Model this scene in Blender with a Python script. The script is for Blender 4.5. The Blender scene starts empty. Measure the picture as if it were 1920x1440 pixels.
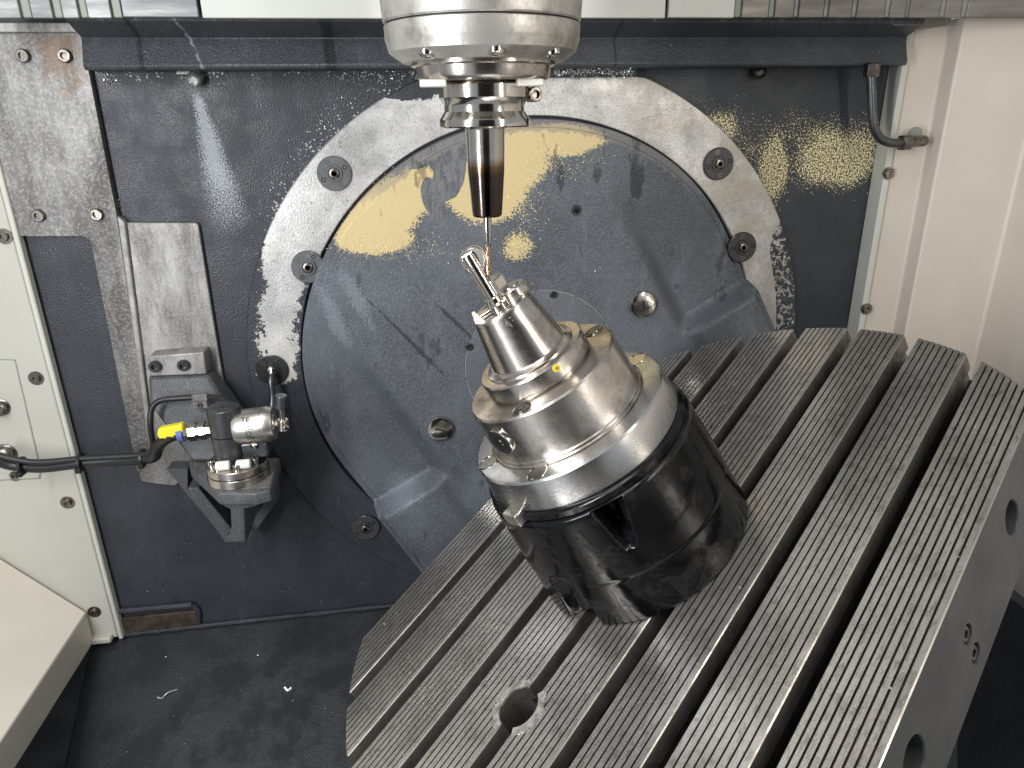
import bpy, bmesh, math, random
from mathutils import Vector, Matrix
random.seed(7)
R = math.radians
sc = bpy.context.scene
col = sc.collection

# ------------------------------------------------------------------ camera
CAM = Vector((0.0, -0.86, 0.0))
cr = Vector((0.98868, -0.14932, -0.01438)).normalized()
cw = Vector((0.1345, 0.9252, -0.3549)).normalized()
cr = (cr - cw * cr.dot(cw)).normalized()
cu = cr.cross(cw)
FPX = 1320.35
cd = bpy.data.cameras.new('camera'); cam = bpy.data.objects.new('camera', cd); col.objects.link(cam)
M = Matrix.Identity(4)
for i in range(3):
    M[i][0] = cr[i]; M[i][1] = cu[i]; M[i][2] = -cw[i]; M[i][3] = CAM[i]
cam.matrix_world = M
cd.sensor_width = 36.0; cd.lens = FPX / 1920 * 36; cd.clip_start = 0.01; cd.clip_end = 50
sc.camera = cam

# ------------------------------------------------------------------ world and lamps
w = bpy.data.worlds.new('World'); sc.world = w; w.use_nodes = True
w.node_tree.nodes['Background'].inputs[0].default_value = (0.90, 0.95, 1.0, 1)
w.node_tree.nodes['Background'].inputs[1].default_value = 0.42
sc.view_settings.view_transform = 'Standard'; sc.view_settings.look = 'None'
sc.view_settings.exposure = 0.0; sc.view_settings.gamma = 1.0

def area(name, loc, target, sx, sy, power, color=(1, 1, 1)):
    d = bpy.data.lights.new(name, 'AREA'); d.shape = 'RECTANGLE'; d.size = sx; d.size_y = sy
    d.energy = power; d.color = color
    o = bpy.data.objects.new(name, d); col.objects.link(o)
    o.location = loc
    z = (Vector(loc) - Vector(target)).normalized()
    x = Vector((0, 0, 1)).cross(z).normalized(); y = z.cross(x)
    m = Matrix.Identity(4)
    for i in range(3):
        m[i][0] = x[i]; m[i][1] = y[i]; m[i][2] = z[i]; m[i][3] = loc[i]
    o.matrix_world = m
    return o
area('work_lamp_left', (-0.50, -0.82, 0.06), (0.20, -0.15, -0.25), 0.08, 0.75, 9.0, (0.97, 0.985, 1.0))
area('work_lamp_right', (0.56, -0.98, 0.25), (0.15, -0.2, -0.2), 0.025, 0.7, 3.6, (1.0, 0.95, 0.86))
area('overhead_fill', (-0.42, -0.62, 1.0), (0.1, -0.25, -0.3), 0.6, 0.4, 4.0, (1.0, 0.98, 0.95))  # soft overhead fill, added to lift the general light

# ------------------------------------------------------------------ placing helpers
def ray(x, y):
    return cr * ((x - 960) / FPX) + cu * ((720 - y) / FPX) + cw
def on_plane(x, y, n, d):
    r = ray(x, y); return CAM + r * ((d - CAM.dot(n)) / r.dot(n))
def P(x, y, Y=0.0):                       # the point of the plane Y = const seen there
    return on_plane(x, y, Vector((0, 1, 0)), Y)
def PZ(x, y, z):
    return on_plane(x, y, Vector((0, 0, 1)), z)

TB = Vector((0.1913, -0.3366, -0.3555))    # chuck foot on the table
tN = Vector((-0.4892, 0, 0.8722)).normalized()
tT = Vector((0.4903, -0.8270, 0.2750)).normalized()
tT = (tT - tN * tT.dot(tN)).normalized()
tS = tN.cross(tT)
TM = Matrix.Identity(4)
for i in range(3):
    TM[i][0] = tT[i]; TM[i][1] = tS[i]; TM[i][2] = tN[i]; TM[i][3] = TB[i]
TMI = TM.inverted()
def PT(x, y, h):                           # local chuck coordinates at height h above the table
    return TMI @ on_plane(x, y, tN, TB.dot(tN) + h)
def PC(x, y, rad):                         # local chuck coordinates on a cylinder of that radius
    o = TMI @ CAM; d = (TMI.to_3x3() @ ray(x, y))
    a = d.x**2 + d.y**2; b = 2 * (o.x * d.x + o.y * d.y); c = o.x**2 + o.y**2 - rad**2
    q = max(b * b - 4 * a * c, 0); t = (-b - math.sqrt(q)) / (2 * a)
    return o + d * t

# ------------------------------------------------------------------ node helper
class S:
    def __init__(s, nt, sock): s.nt = nt; s.k = sock
    def _m(s, op, *o):
        n = s.nt.nodes.new('ShaderNodeMath'); n.operation = op
        for i, v in enumerate((s,) + o):
            if isinstance(v, S): s.nt.links.new(v.k, n.inputs[i])
            else: n.inputs[i].default_value = v
        return S(s.nt, n.outputs[0])
    def __add__(s, o): return s._m('ADD', o)
    __radd__ = __add__
    def __sub__(s, o): return s._m('SUBTRACT', o)
    def __rsub__(s, o): return (s * -1) + o
    def __mul__(s, o): return s._m('MULTIPLY', o)
    __rmul__ = __mul__
    def __truediv__(s, o): return s._m('DIVIDE', o)
    def gt(s, o): return s._m('GREATER_THAN', o)
    def pow(s, o): return s._m('POWER', o)
    def abs(s): return s._m('ABSOLUTE')
    def sqrt(s): return s._m('SQRT')
    def sin(s): return s._m('SINE')
    def max(s, o): return s._m('MAXIMUM', o)
    def min(s, o): return s._m('MINIMUM', o)
    def atan2(s, o): return s._m('ARCTAN2', o)
    def ramp(s, a, b, c=0.0, d=1.0, smooth=True):
        n = s.nt.nodes.new('ShaderNodeMapRange'); n.interpolation_type = 'SMOOTHSTEP' if smooth else 'LINEAR'
        s.nt.links.new(s.k, n.inputs[0])
        for i, v in enumerate((a, b, c, d)): n.inputs[i + 1].default_value = v
        return S(s.nt, n.outputs[0])

class Mat:
    def __init__(s, name, color=(0.5,)*3, rough=0.4, metal=0.0, spec=0.4):
        s.m = bpy.data.materials.new(name); s.m.use_nodes = True; s.nt = s.m.node_tree
        s.b = s.nt.nodes['Principled BSDF']
        s.b.inputs['Base Color'].default_value = (*color, 1); s.b.inputs['Roughness'].default_value = rough
        s.b.inputs['Metallic'].default_value = metal
        s.b.inputs['Specular IOR Level'].default_value = spec
        tc = s.nt.nodes.new('ShaderNodeTexCoord'); s.co = tc.outputs['Object']
    def xyz(s):
        n = s.nt.nodes.new('ShaderNodeSeparateXYZ'); s.nt.links.new(s.co, n.inputs[0])
        return [S(s.nt, n.outputs[i]) for i in range(3)]
    def vec(s, x, y, z):
        n = s.nt.nodes.new('ShaderNodeCombineXYZ')
        for i, v in enumerate((x, y, z)):
            if isinstance(v, S): s.nt.links.new(v.k, n.inputs[i])
            else: n.inputs[i].default_value = v
        return n.outputs[0]
    def noise(s, scale, detail=3, rough=0.55, stretch=None, dist=0.0, vec=None):
        n = s.nt.nodes.new('ShaderNodeTexNoise'); n.inputs['Scale'].default_value = scale
        n.inputs['Detail'].default_value = detail; n.inputs['Roughness'].default_value = rough
        n.inputs['Distortion'].default_value = dist
        v = vec or s.co
        if stretch:
            mp = s.nt.nodes.new('ShaderNodeMapping'); mp.inputs['Scale'].default_value = stretch
            s.nt.links.new(v, mp.inputs[0]); v = mp.outputs[0]
        s.nt.links.new(v, n.inputs['Vector'])
        return S(s.nt, n.outputs[0])
    def voro(s, scale, stretch=None):
        n = s.nt.nodes.new('ShaderNodeTexVoronoi'); n.inputs['Scale'].default_value = scale
        v = s.co
        if stretch:
            mp = s.nt.nodes.new('ShaderNodeMapping'); mp.inputs['Scale'].default_value = stretch
            s.nt.links.new(v, mp.inputs[0]); v = mp.outputs[0]
        s.nt.links.new(v, n.inputs['Vector'])
        return S(s.nt, n.outputs['Distance'])
    def mix(s, f, a, b):
        n = s.nt.nodes.new('ShaderNodeMix'); n.data_type = 'RGBA'
        s.nt.links.new(f.k, n.inputs[0])
        for i, v in ((6, a), (7, b)):
            if isinstance(v, (tuple, list)): n.inputs[i].default_value = (*v, 1)
            else: s.nt.links.new(v, n.inputs[i])
        return n.outputs[2]
    def color(s, sock): s.nt.links.new(sock, s.b.inputs['Base Color']); return s
    def set(s, name, v): s.nt.links.new(v.k, s.b.inputs[name]); return s
    def bump(s, h, strength=0.3, dist=0.001):
        n = s.nt.nodes.new('ShaderNodeBump'); n.inputs['Strength'].default_value = strength
        n.inputs['Distance'].default_value = dist
        s.nt.links.new(h.k, n.inputs['Height']); s.nt.links.new(n.outputs[0], s.b.inputs['Normal']); return s

DARK = (0.030, 0.034, 0.041)
def paint(name, base=DARK, extra=None, rough=(0.34, 0.52)):
    """hammered machine enamel with oily patches and stuck specks"""
    m = Mat(name, base, 0.4)
    floor_like = name == 'floor_enamel'
    big = m.noise(9, 4, 0.6); fine = m.noise(520, 2, 0.5); mid = m.noise(60, 3, 0.6)
    c = m.mix(big.ramp(0.35, 0.7), tuple(v * 0.80 for v in base), tuple(v * 1.22 for v in base))
    run = m.noise(34, 5, 0.7, stretch=(1, 1, 0.3))
    c = m.mix(run.ramp(0.52, 0.72) * 0.5, c, tuple(v * 1.8 for v in base))
    gr = m.noise(700, 2, 0.6)
    c = m.mix(gr.ramp(0.45, 0.62) * 0.40, c, tuple(v * 2.4 for v in base))
    sp = m.voro(190); spn = m.noise(14, 3)
    speck = (spn.ramp(0.60, 0.80) * 0.16 + 0.05).max(0.0) - sp
    speck = speck.gt(0.0)
    c = m.mix(speck * (0.35 if floor_like else 0.8), c, (0.42, 0.43, 0.43))
    h = fine + mid * 0.3
    metal = None
    if extra: c, h, metal = extra(m, c, h)
    m.color(c)
    rn = m.noise(22, 4, 0.65)
    m.set('Roughness', rn.ramp(0.38, 0.62, rough[0], rough[1]))
    if metal is not None: m.set('Metallic', metal)
    m.bump(h, 0.55, 0.0011)
    return m.m

def ell(x, z, cx, cz, a, b, rot=0.0):
    """1 at the centre of an ellipse, 0 on its rim, negative outside"""
    c, s_ = math.cos(rot), math.sin(rot)
    dx = x - cx; dz = z - cz
    u = (dx * c + dz * s_) / a; v = (dz * c - dx * s_) / b
    return 1.0 - (u * u + v * v).sqrt()
def ellpx(x, z, px, py, Y, a, b, rot=0.0, o=(0, 0)):
    q = P(px, py, Y); return ell(x, z, q.x - o[0], q.z - o[1], a, b, rot)
TAN = (0.60, 0.48, 0.255)
def wall_extra(m, c, h):
    x, _, z = m.xyz()
    g = m.noise(480, 2, 0.7); lo = m.noise(28, 3, 0.6)
    # pale cone under the left nozzle: reflecting spray streak painted into the colour
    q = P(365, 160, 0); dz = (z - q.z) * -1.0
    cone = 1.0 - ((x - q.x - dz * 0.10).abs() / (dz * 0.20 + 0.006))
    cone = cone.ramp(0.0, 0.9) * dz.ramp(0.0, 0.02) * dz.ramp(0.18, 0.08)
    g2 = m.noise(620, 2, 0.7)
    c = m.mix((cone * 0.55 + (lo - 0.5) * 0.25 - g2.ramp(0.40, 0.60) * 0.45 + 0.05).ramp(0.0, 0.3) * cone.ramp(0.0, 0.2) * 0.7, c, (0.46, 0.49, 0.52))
    # brass dust right of the ring
    d = ellpx(x, z, 1570, 298, 0, 0.070, 0.040).max(ellpx(x, z, 1450, 320, 0, 0.024, 0.048)).max(ellpx(x, z, 1345, 240, 0, 0.028, 0.024) * 0.7).max(ellpx(x, z, 1500, 262, 0, 0.11, 0.024) * 0.22)
    mk = (d * 1.1 + (lo - 0.5) * 0.9 + 0.12).min(0.50) - g.ramp(0.34, 0.66, 0, 1, False)
    c = m.mix(mk.ramp(-0.02, 0.05) * d.ramp(-0.3, 0.0), c, (0.90, 0.80, 0.46))
    # white grit along the upper left of the ring and under the rail
    r = ((x - 0.1552) * (x - 0.1552) + (z + 0.2928) * (z + 0.2928)).sqrt()
    band = r.ramp(0.40, 0.357) * x.ramp(0.05, -0.02) * z.ramp(-0.16, -0.09)
    top = z.ramp(0.032, 0.050) * x.ramp(0.34, 0.2)
    gr = m.voro(260)
    c = m.mix((((band.max(top)) * lo.ramp(0.3, 0.6)) * 0.34 - gr).gt(0.0) * 0.85, c, (0.55, 0.56, 0.56))
    # darker dried coolant runs low on the wall
    st = m.noise(30, 5, 0.7, stretch=(1, 1, 0.25))
    c = m.mix(st.ramp(0.55, 0.66) * z.ramp(-0.35, -0.5) * 0.55, c, (0.022, 0.027, 0.034))
    return c, h, None
def plate_extra(m, c, h):
    x, _, z = m.xyz(); Y = -0.03; o = (0.1552, -0.2928)
    E_ = lambda *a: ellpx(x, z, *a, o=o)
    g = m.noise(460, 2, 0.7); lo = m.noise(30, 4, 0.65)
    d = E_(722, 400, Y, 0.064, 0.033, 0.62).max(E_(790, 355, Y, 0.022, 0.030, 0.3)).max(E_(700, 445, Y, 0.046, 0.02)) \
        .max(E_(910, 350, Y, 0.052, 0.042)).max(E_(950, 290, Y, 0.052, 0.042)).max(E_(1040, 262, Y, 0.060, 0.019)).max(E_(970, 462, Y, 0.018, 0.016) * 0.30).max(E_(880, 280, Y, 0.02, 0.02))
    bare = E_(845, 320, Y, 0.017, 0.034, -0.35).max(E_(815, 380, Y, 0.012, 0.028, 0.3)).max(E_(840, 275, Y, 0.05, 0.009, 0.45))
    nb = d * 1.7 + (lo - 0.5) * 0.7
    nb = nb.min(1.0 - (bare * 5.0 + 0.4 + (lo - 0.5) * 3.0).ramp(0.0, 0.5) * 1.6)
    bm = (bare * 3.0 + (lo - 0.5) * 2.0 + 0.5).ramp(0.0, 0.4) * 0.8
    fib = m.noise(160, 3, 0.7, stretch=(1, 1, 0.3))
    c = m.mix(bm * fib.ramp(0.4, 0.6), c, (0.19, 0.18, 0.18))
    mk = (nb * 1.5 + 0.20) - g.ramp(0.36, 0.66, 0.0, 0.62, False)
    c = m.mix(mk.ramp(-0.01, 0.03), c, TAN)
    rim = (x * x + z * z).sqrt()
    rl = (rim.ramp(0.272, 0.284) * z.ramp(0.17, 0.24) + (fib - 0.62) * 2.2).ramp(0.0, 0.3) * z.ramp(0.17, 0.24) * rim.ramp(0.262, 0.27)
    c = m.mix(rl * 0.55, c, (0.22, 0.21, 0.20))
    for px_, py_, a_, b_, r_ in ((668, 560, 0.012, 0.05, 0.35), (760, 930, 0.03, 0.03, 0), (625, 590, 0.012, 0.06, 0.35)):  # pale patches: highlights of the disc face painted into its colour
        w_ = (E_(px_, py_, Y, a_, b_, r_) + (lo - 0.5) * 1.2 - g.ramp(0.4, 0.6) * 0.5).ramp(0.0, 0.2)
        c = m.mix(w_ * 0.30, c, (0.30, 0.33, 0.36))
    for px_, py_, a_, b_, r_ in ((1050, 335, 0.006, 0.02, 0), (1195, 345, 0.010, 0.03, 0.1), (1120, 320, 0.006, 0.012, 0), (770, 640, 0.003, 0.08, 0.7), (850, 600, 0.003, 0.05, 0.75)):
        w_ = (E_(px_, py_, Y, a_, b_, r_) * 1.5 + (lo - 0.5) * 2.5 + (fib - 0.5) * 3.0 + (g - 0.5) * 1.5 - 0.1).ramp(0.0, 0.5)
        c = m.mix(w_ * 0.7, c, (0.018, 0.021, 0.027))
    st = m.noise(26, 5, 0.7, stretch=(1.3, 1, 0.5))
    c = m.mix(st.ramp(0.60, 0.66) * 0.55, c, (0.022, 0.026, 0.033))
    return c, h * (mk.ramp(0.0, 0.05, 1.0, 0.35)), None
def ring_extra(m, c, h):
    x, _, z = m.xyz()
    r = (x * x + z * z).sqrt(); a = z.atan2(x)                 # object origin = ring centre
    lo = m.noise(55, 5, 0.7); fib = m.noise(300, 3, 0.6)
    left = x.ramp(0.0, -0.05) * z.ramp(0.20, 0.06)                               # paint survives mostly at the left
    half = 0.037 - left * 0.017
    mid = 0.3245 - left * 0.005
    chipr = m.noise(150, 4, 0.75)
    f = half - (r - mid).abs() + (lo - 0.5) * (left * 0.045 + 0.008) + (chipr - 0.5) * 0.012
    f = f - x.ramp(-0.18, -0.10) * x.ramp(-0.02, -0.06) * z.ramp(0.2, 0.25) * (r - 0.322 + (chipr - 0.5) * 0.04).max(0.0) * 2.2
    f = f - z.ramp(-0.0, -0.03) * x.ramp(0.1, 0.0) * 0.05
    rt = x.ramp(0.30, 0.315) * z.ramp(0.17, 0.12) * r.ramp(0.325, 0.335)
    f = f - rt * (chipr.ramp(0.44, 0.5)) * 0.06
    f = f + (m.noise(230, 3, 0.75) - 0.5) * left * 0.034
    k = f.ramp(-0.0006, 0.0006)
    tone = m.noise(12, 4, 0.6)
    steel = m.mix(tone.ramp(0.3, 0.7), (0.40, 0.395, 0.39), (0.70, 0.695, 0.68))
    warm = m.noise(18, 5, 0.75)
    steel = m.mix(x.ramp(0.02, 0.2) * warm.ramp(0.35, 0.6) * 0.7, steel, (0.40, 0.355, 0.29))
    fsc = m.noise(420, 3, 0.7); steel = m.mix(fsc.ramp(0.5, 0.7) * 0.5, steel, (0.2, 0.19, 0.18))
    cream = left * z.ramp(0.08, 0.0)
    steel = m.mix(cream * 0.8, steel, (0.66, 0.63, 0.56))
    dots = m.noise(120, 3, 0.7)
    steel = m.mix(dots.ramp(0.62, 0.70) * 0.6, steel, (0.14, 0.13, 0.12))
    c = m.mix(k, c, steel)
    return c, h * k.ramp(0, 1, 1.0, 0.35) - k * 0.6, k * 0.45

def turned(m, a):
    tn = m.nt.nodes.new('ShaderNodeTangent'); tn.direction_type = 'RADIAL'; tn.axis = 'Z'
    m.nt.links.new(tn.outputs[0], m.b.inputs['Tangent'])
    m.b.inputs['Anisotropic'].default_value = a; m.b.inputs['Anisotropic Rotation'].default_value = 0.25
def metal(name, c0, c1, rough=(0.22, 0.38), scale=40, stretch=(1, 1, 1), bump=0.05, fine=400, metallic=1.0, stain=None, aniso=0.0):
    m = Mat(name, c0, rough[0], metallic)
    n = m.noise(scale, 5, 0.65, stretch=stretch); f = m.noise(fine, 2, 0.6, stretch=stretch)
    c = m.mix(n.ramp(0.3, 0.7), c0, c1)
    if stain:
        s_ = m.noise(24, 5, 0.7); c = m.mix(s_.ramp(0.48, 0.66) * stain[1], c, stain[0])
    if aniso: turned(m, aniso)
    m.color(c); m.set('Roughness', n.ramp(0.3, 0.7, rough[0], rough[1])); m.bump(f, bump, 0.0006)
    return m.m
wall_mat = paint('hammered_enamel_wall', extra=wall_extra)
plate_mat = paint('hammered_enamel_plate', (0.088, 0.097, 0.111), extra=plate_extra)
ring_mat = paint('worn_enamel_ring', extra=ring_extra)
dark_mat = paint('hammered_enamel')
plate_mat2 = paint('tray_enamel', (0.05, 0.058, 0.068))
def rail_extra(m, c, h):
    x, _, z = m.xyz(); n_ = m.noise(90, 3, 0.7)
    for px_, w_ in ((262, 0.003), (618, 0.007), (1155, 0.0015)):
        q = P(px_, 100, -0.045).x - P(920, 80, 0).x
        k = (1.0 - (x - q + (n_ - 0.5) * 0.006).abs() / w_).ramp(0.0, 0.4)
        c = m.mix(k * 0.75, c, (0.012, 0.014, 0.018))
    q = P(338, 100, -0.045).x - P(920, 80, 0).x
    k = (1.0 - (x - q + (n_ - 0.5) * 0.01 + z * 0.35 - 0.01).abs() / 0.002).ramp(0.0, 0.5) * n_.ramp(0.4, 0.55)
    c = m.mix(k * 0.7, c, (0.30, 0.32, 0.34))
    return c, h, None
rail_mat = paint('rail_enamel', (0.042, 0.046, 0.053), extra=rail_extra)
cast_mat = paint('casting_enamel', (0.066, 0.070, 0.075))
floor_mat = paint('floor_enamel', (0.008, 0.010, 0.014), rough=(0.5, 0.7))
steel = metal('turned_steel', (0.66, 0.62, 0.57), (0.50, 0.46, 0.42), (0.22, 0.30), 60, stain=((0.24, 0.18, 0.14), 0.6), aniso=0.75)
body_steel = metal('worn_body_steel', (0.68, 0.64, 0.59), (0.44, 0.40, 0.37), (0.26, 0.38), 45, bump=0.12, stain=((0.20, 0.15, 0.12), 0.7), aniso=0.7)
alu = metal('aluminium', (0.70, 0.70, 0.69), (0.60, 0.59, 0.58), (0.24, 0.30), 50, stretch=(1, 1, 3), bump=0.012, aniso=0.75)
polished = metal('polished_steel', (0.66, 0.63, 0.58), (0.52, 0.49, 0.45), (0.11, 0.17), 80, bump=0.02, aniso=0.5)
housing_mat = metal('housing_steel', (0.66, 0.64, 0.60), (0.48, 0.46, 0.42), (0.38, 0.50), 26, bump=0.15, metallic=0.75, stain=((0.20, 0.16, 0.13), 0.6), aniso=0.4)
def scuffed(rust=True, k=1.0, name='scuffed_plate_steel'):
    m = Mat(name, (0.5, 0.5, 0.5), 0.5, 0.6)
    big = m.noise(9, 5, 0.7, stretch=(1.6, 1, 0.5)); f = m.noise(330, 3, 0.75); sc1 = m.noise(120, 3, 0.7, stretch=(3, 1, 0.35), dist=0.6)
    flk = m.noise(75, 4, 0.75, dist=0.8); rst = m.noise(30, 5, 0.75)
    sc2 = m.noise(38, 4, 0.7, stretch=(1.2, 1, 0.25))
    c = m.mix((big * 0.6 + sc2 * 0.4).ramp(0.36, 0.62), (0.37*k, 0.362*k, 0.350*k), (0.14*k, 0.134*k, 0.126*k))
    c = m.mix(f.ramp(0.45, 0.65) * 0.45, c, (0.42, 0.415, 0.41))
    c = m.mix(sc1.ramp(0.55, 0.66) * 0.5, c, (0.15, 0.14, 0.13))
    c = m.mix(flk.ramp(0.60, 0.68) * 0.5, c, (0.20, 0.13, 0.085))
    x, _, z = m.xyz(); q = P(123, 105, 0); o_ = P(200, 300, 0)
    d = ell(x, z, q.x - o_.x, q.z - o_.z, 0.028, 0.05)
    if rust: c = m.mix((d + (rst - 0.5) * 3.5).ramp(0.2, 0.9) * d.ramp(-1.5, 0.0) * 0.6, c, (0.20, 0.125, 0.07))
    m.color(c); m.set('Roughness', big.ramp(0.3, 0.7, 0.45, 0.65)); m.bump(f + sc1 * 0.5, 0.3, 0.0007); return m.m
upper_steel = scuffed(True, 0.74, 'scuffed_upper_plate')
plate_steel = scuffed(False, 1.12)
def table_m():
    m = Mat('table_steel', (0.4, 0.38, 0.35), 0.4, 0.85)
    a = m.noise(16, 5, 0.7, stretch=(1, 0.6, 1)); b = m.noise(150, 4, 0.75, stretch=(1.5, 0.5, 1)); g = m.noise(600, 2, 0.7); w_ = m.noise(9, 3)
    c = m.mix(a.ramp(0.3, 0.7), (0.70, 0.675, 0.64), (0.46, 0.44, 0.415))
    c = m.mix(b.ramp(0.48, 0.66) * 0.6, c, (0.18, 0.165, 0.145))
    c = m.mix(g.ramp(0.50, 0.66) * 0.5, c, (0.66, 0.63, 0.58))
    st = m.noise(45, 5, 0.8); c = m.mix(st.ramp(0.58, 0.70) * 0.5, c, (0.13, 0.105, 0.085))
    m.color(c); m.set('Roughness', w_.ramp(0.35, 0.65, 0.19, 0.34)); m.bump(g + b, 0.16, 0.0005); return m.m
table_mat = table_m()
slot_mat = metal('slot_steel', (0.25, 0.235, 0.215), (0.11, 0.10, 0.09), (0.4, 0.6), 40, bump=0.3, metallic=0.7)
groove_mat = metal('oily_groove', (0.10, 0.075, 0.052), (0.04, 0.028, 0.018), (0.28, 0.4), 60, metallic=0.7)
table_side = metal('table_side_iron', (0.095, 0.098, 0.102), (0.070, 0.073, 0.076), (0.40, 0.55), 12, bump=0.2, metallic=0.2)
black_an = Mat('black_oxide', (0.005, 0.005, 0.006), 0.13, 0.0, 0.35)
_n = black_an.noise(30, 5, 0.7, dist=0.6); black_an.color(black_an.mix(_n.ramp(0.52, 0.60), (0.004, 0.004, 0.0045), (0.011, 0.011, 0.012)))
black_an.set('Roughness', _n.ramp(0.45, 0.62, 0.14, 0.34)); black_an.bump(black_an.noise(32, 3), 0.22, 0.003); black_an = black_an.m
black_cap = Mat('black_cap', (0.024, 0.025, 0.027), 0.24, 0.0, 0.9).m
grey_cap = metal('grey_cap', (0.17, 0.175, 0.185), (0.10, 0.104, 0.11), (0.3, 0.45), 120, metallic=0.3)
hole_mat = Mat('hole_dark', (0.004, 0.004, 0.004), 0.6).m
screw_mat = metal('screw_steel', (0.30, 0.27, 0.245), (0.12, 0.105, 0.09), (0.25, 0.4), 200, bump=0.1)
dark_steel = metal('blued_steel', (0.16, 0.165, 0.175), (0.09, 0.093, 0.10), (0.30, 0.45), 70, bump=0.15, metallic=0.9)
rubber = Mat('black_rubber', (0.018, 0.018, 0.019), 0.38).m
yellow = Mat('yellow_label', (0.80, 0.68, 0.03), 0.45).m
blue_tape = Mat('blue_band', (0.10, 0.14, 0.38), 0.4).m
text_mat = Mat('engraved_black', (0.03, 0.03, 0.03), 0.5).m
brass_dot = Mat('yellow_ring_mark', (0.75, 0.58, 0.02), 0.35).m
chip_silver = Mat('chip_silver', (0.70, 0.70, 0.69), 0.3, 0.8).m
chip_brass = Mat('chip_brass', (0.88, 0.79, 0.46), 0.4, 0.3).m
rust_mat = metal('rusted_bar', (0.10, 0.07, 0.05), (0.035, 0.028, 0.024), (0.5, 0.7), 70, bump=0.4, metallic=0.3)
white_plate = Mat('ceramic_white', (0.78, 0.76, 0.70), 0.35).m
def cream(name, c):
    m = Mat(name, c, 0.45); n = m.noise(5, 4, 0.6); g = m.noise(900, 2)
    s_ = m.voro(70); sn = m.noise(9, 3)
    k = m.mix(n.ramp(0.3, 0.7), tuple(v * 0.93 for v in c), tuple(min(v * 1.03, 0.95) for v in c))
    k = m.mix(((sn.ramp(0.55, 0.8) * 0.06 + 0.015) - s_).gt(0.0) * 0.5, k, (0.32, 0.27, 0.22))
    m.color(k); m.bump(g, 0.08, 0.0005); return m.m
cream_mat = cream('cream_enamel', (0.52, 0.505, 0.45))
cream_warm = cream('cream_enamel_warm', (0.62, 0.565, 0.50))
cream_dim = cream('cream_enamel_ramp', (0.74, 0.69, 0.60))
gasket = Mat('green_grey_gasket', (0.24, 0.265, 0.23), 0.45).m
def tint_mat():
    m = Mat('heat_tinted_steel', (0.6, 0.57, 0.53), 0.16, 1.0)
    _, _, z = m.xyz(); n = m.noise(50, 3)
    t = z + (n - 0.5) * 0.006
    c = m.mix(t.ramp(-0.025, -0.034), (0.55, 0.52, 0.48), (0.20, 0.12, 0.055))
    c = m.mix(t.ramp(-0.031, -0.040), c, (0.075, 0.058, 0.050))
    m.color(c); m.set('Roughness', n.ramp(0.3, 0.7, 0.14, 0.22)); m.bump(m.noise(300, 2, stretch=(0.1, 0.1, 3)), 0.04, 0.0004)
    return m.m
tint = tint_mat()
copper = metal('coated_copper', (0.66, 0.46, 0.33), (0.42, 0.26, 0.18), (0.2, 0.3), 300)

# ------------------------------------------------------------------ object helpers
def tag(o, label=None, cat=None, group=None, kind=None):
    for k, v in (('label', label), ('category', cat), ('group', group), ('kind', kind)):
        if v: o[k] = v
    return o
def thing(name, label, cat, loc=(0, 0, 0), group=None, mat=None):
    o = bpy.data.objects.new(name, None); col.objects.link(o); o.empty_display_size = 0.01
    if mat is not None: o.matrix_world = mat
    else: o.location = loc
    return tag(o, label, cat, group)
def link(name, bm, mat, parent=None, local=False, sharp=35, bevel=0.0, smooth=True):
    """bm in world coordinates, or in the parent's own when local"""
    me = bpy.data.meshes.new(name)
    if parent is not None and not local:
        top = parent.location.copy(); q = parent.parent
        while q is not None: top += q.location; q = q.parent
        for v in bm.verts: v.co -= top
    bmesh.ops.recalc_face_normals(bm, faces=bm.faces[:])
    bm.to_mesh(me); bm.free()
    for mt in (mat if isinstance(mat, list) else [mat]): me.materials.append(mt)
    if smooth:
        for p in me.polygons: p.use_smooth = True
        me.set_sharp_from_angle(angle=R(sharp))
    o = bpy.data.objects.new(name, me); col.objects.link(o)
    if parent is not None: o.parent = parent
    if bevel:
        b = o.modifiers.new('bevel', 'BEVEL'); b.width = bevel; b.segments = 2; b.limit_method = 'ANGLE'
        b.harden_normals = False
    return o
def BM(): return bmesh.new()
def frame(axis, up=None):
    z = Vector(axis).normalized()
    u = Vector(up) if up else (Vector((0, 0, 1)) if abs(z.z) < 0.9 else Vector((1, 0, 0)))
    x = u.cross(z)
    if x.length < 1e-5: x = Vector((1, 0, 0)).cross(z)
    x.normalize(); y = z.cross(x)
    return x, y, z
def lathe(bm, prof, c=(0, 0, 0), axis=(0, 0, 1), n=48, up=None, fr=None):
    """prof = [(along, radius)...]"""
    x, y, z = frame(axis, up); c = Vector(c); rings = []
    for h, r in prof:
        if r < 1e-6: rings.append([bm.verts.new(c + z * h)])
        else: rings.append([bm.verts.new(c + z * h + (x * math.cos(2*math.pi*k/n) + y * math.sin(2*math.pi*k/n)) * (r if fr is None else fr(2*math.pi*k/n, h, r))) for k in range(n)])
    for a, b in zip(rings, rings[1:]):
        for k in range(n):
            l = (k + 1) % n
            if len(a) == 1 and len(b) == 1: continue
            if len(a) == 1: bm.faces.new((a[0], b[k], b[l]))
            elif len(b) == 1: bm.faces.new((a[k], a[l], b[0]))
            else: bm.faces.new((a[k], a[l], b[l], b[k]))
    for e in (rings[0], rings[-1]):
        if len(e) > 2: bm.faces.new(e)
    return bm
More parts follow.
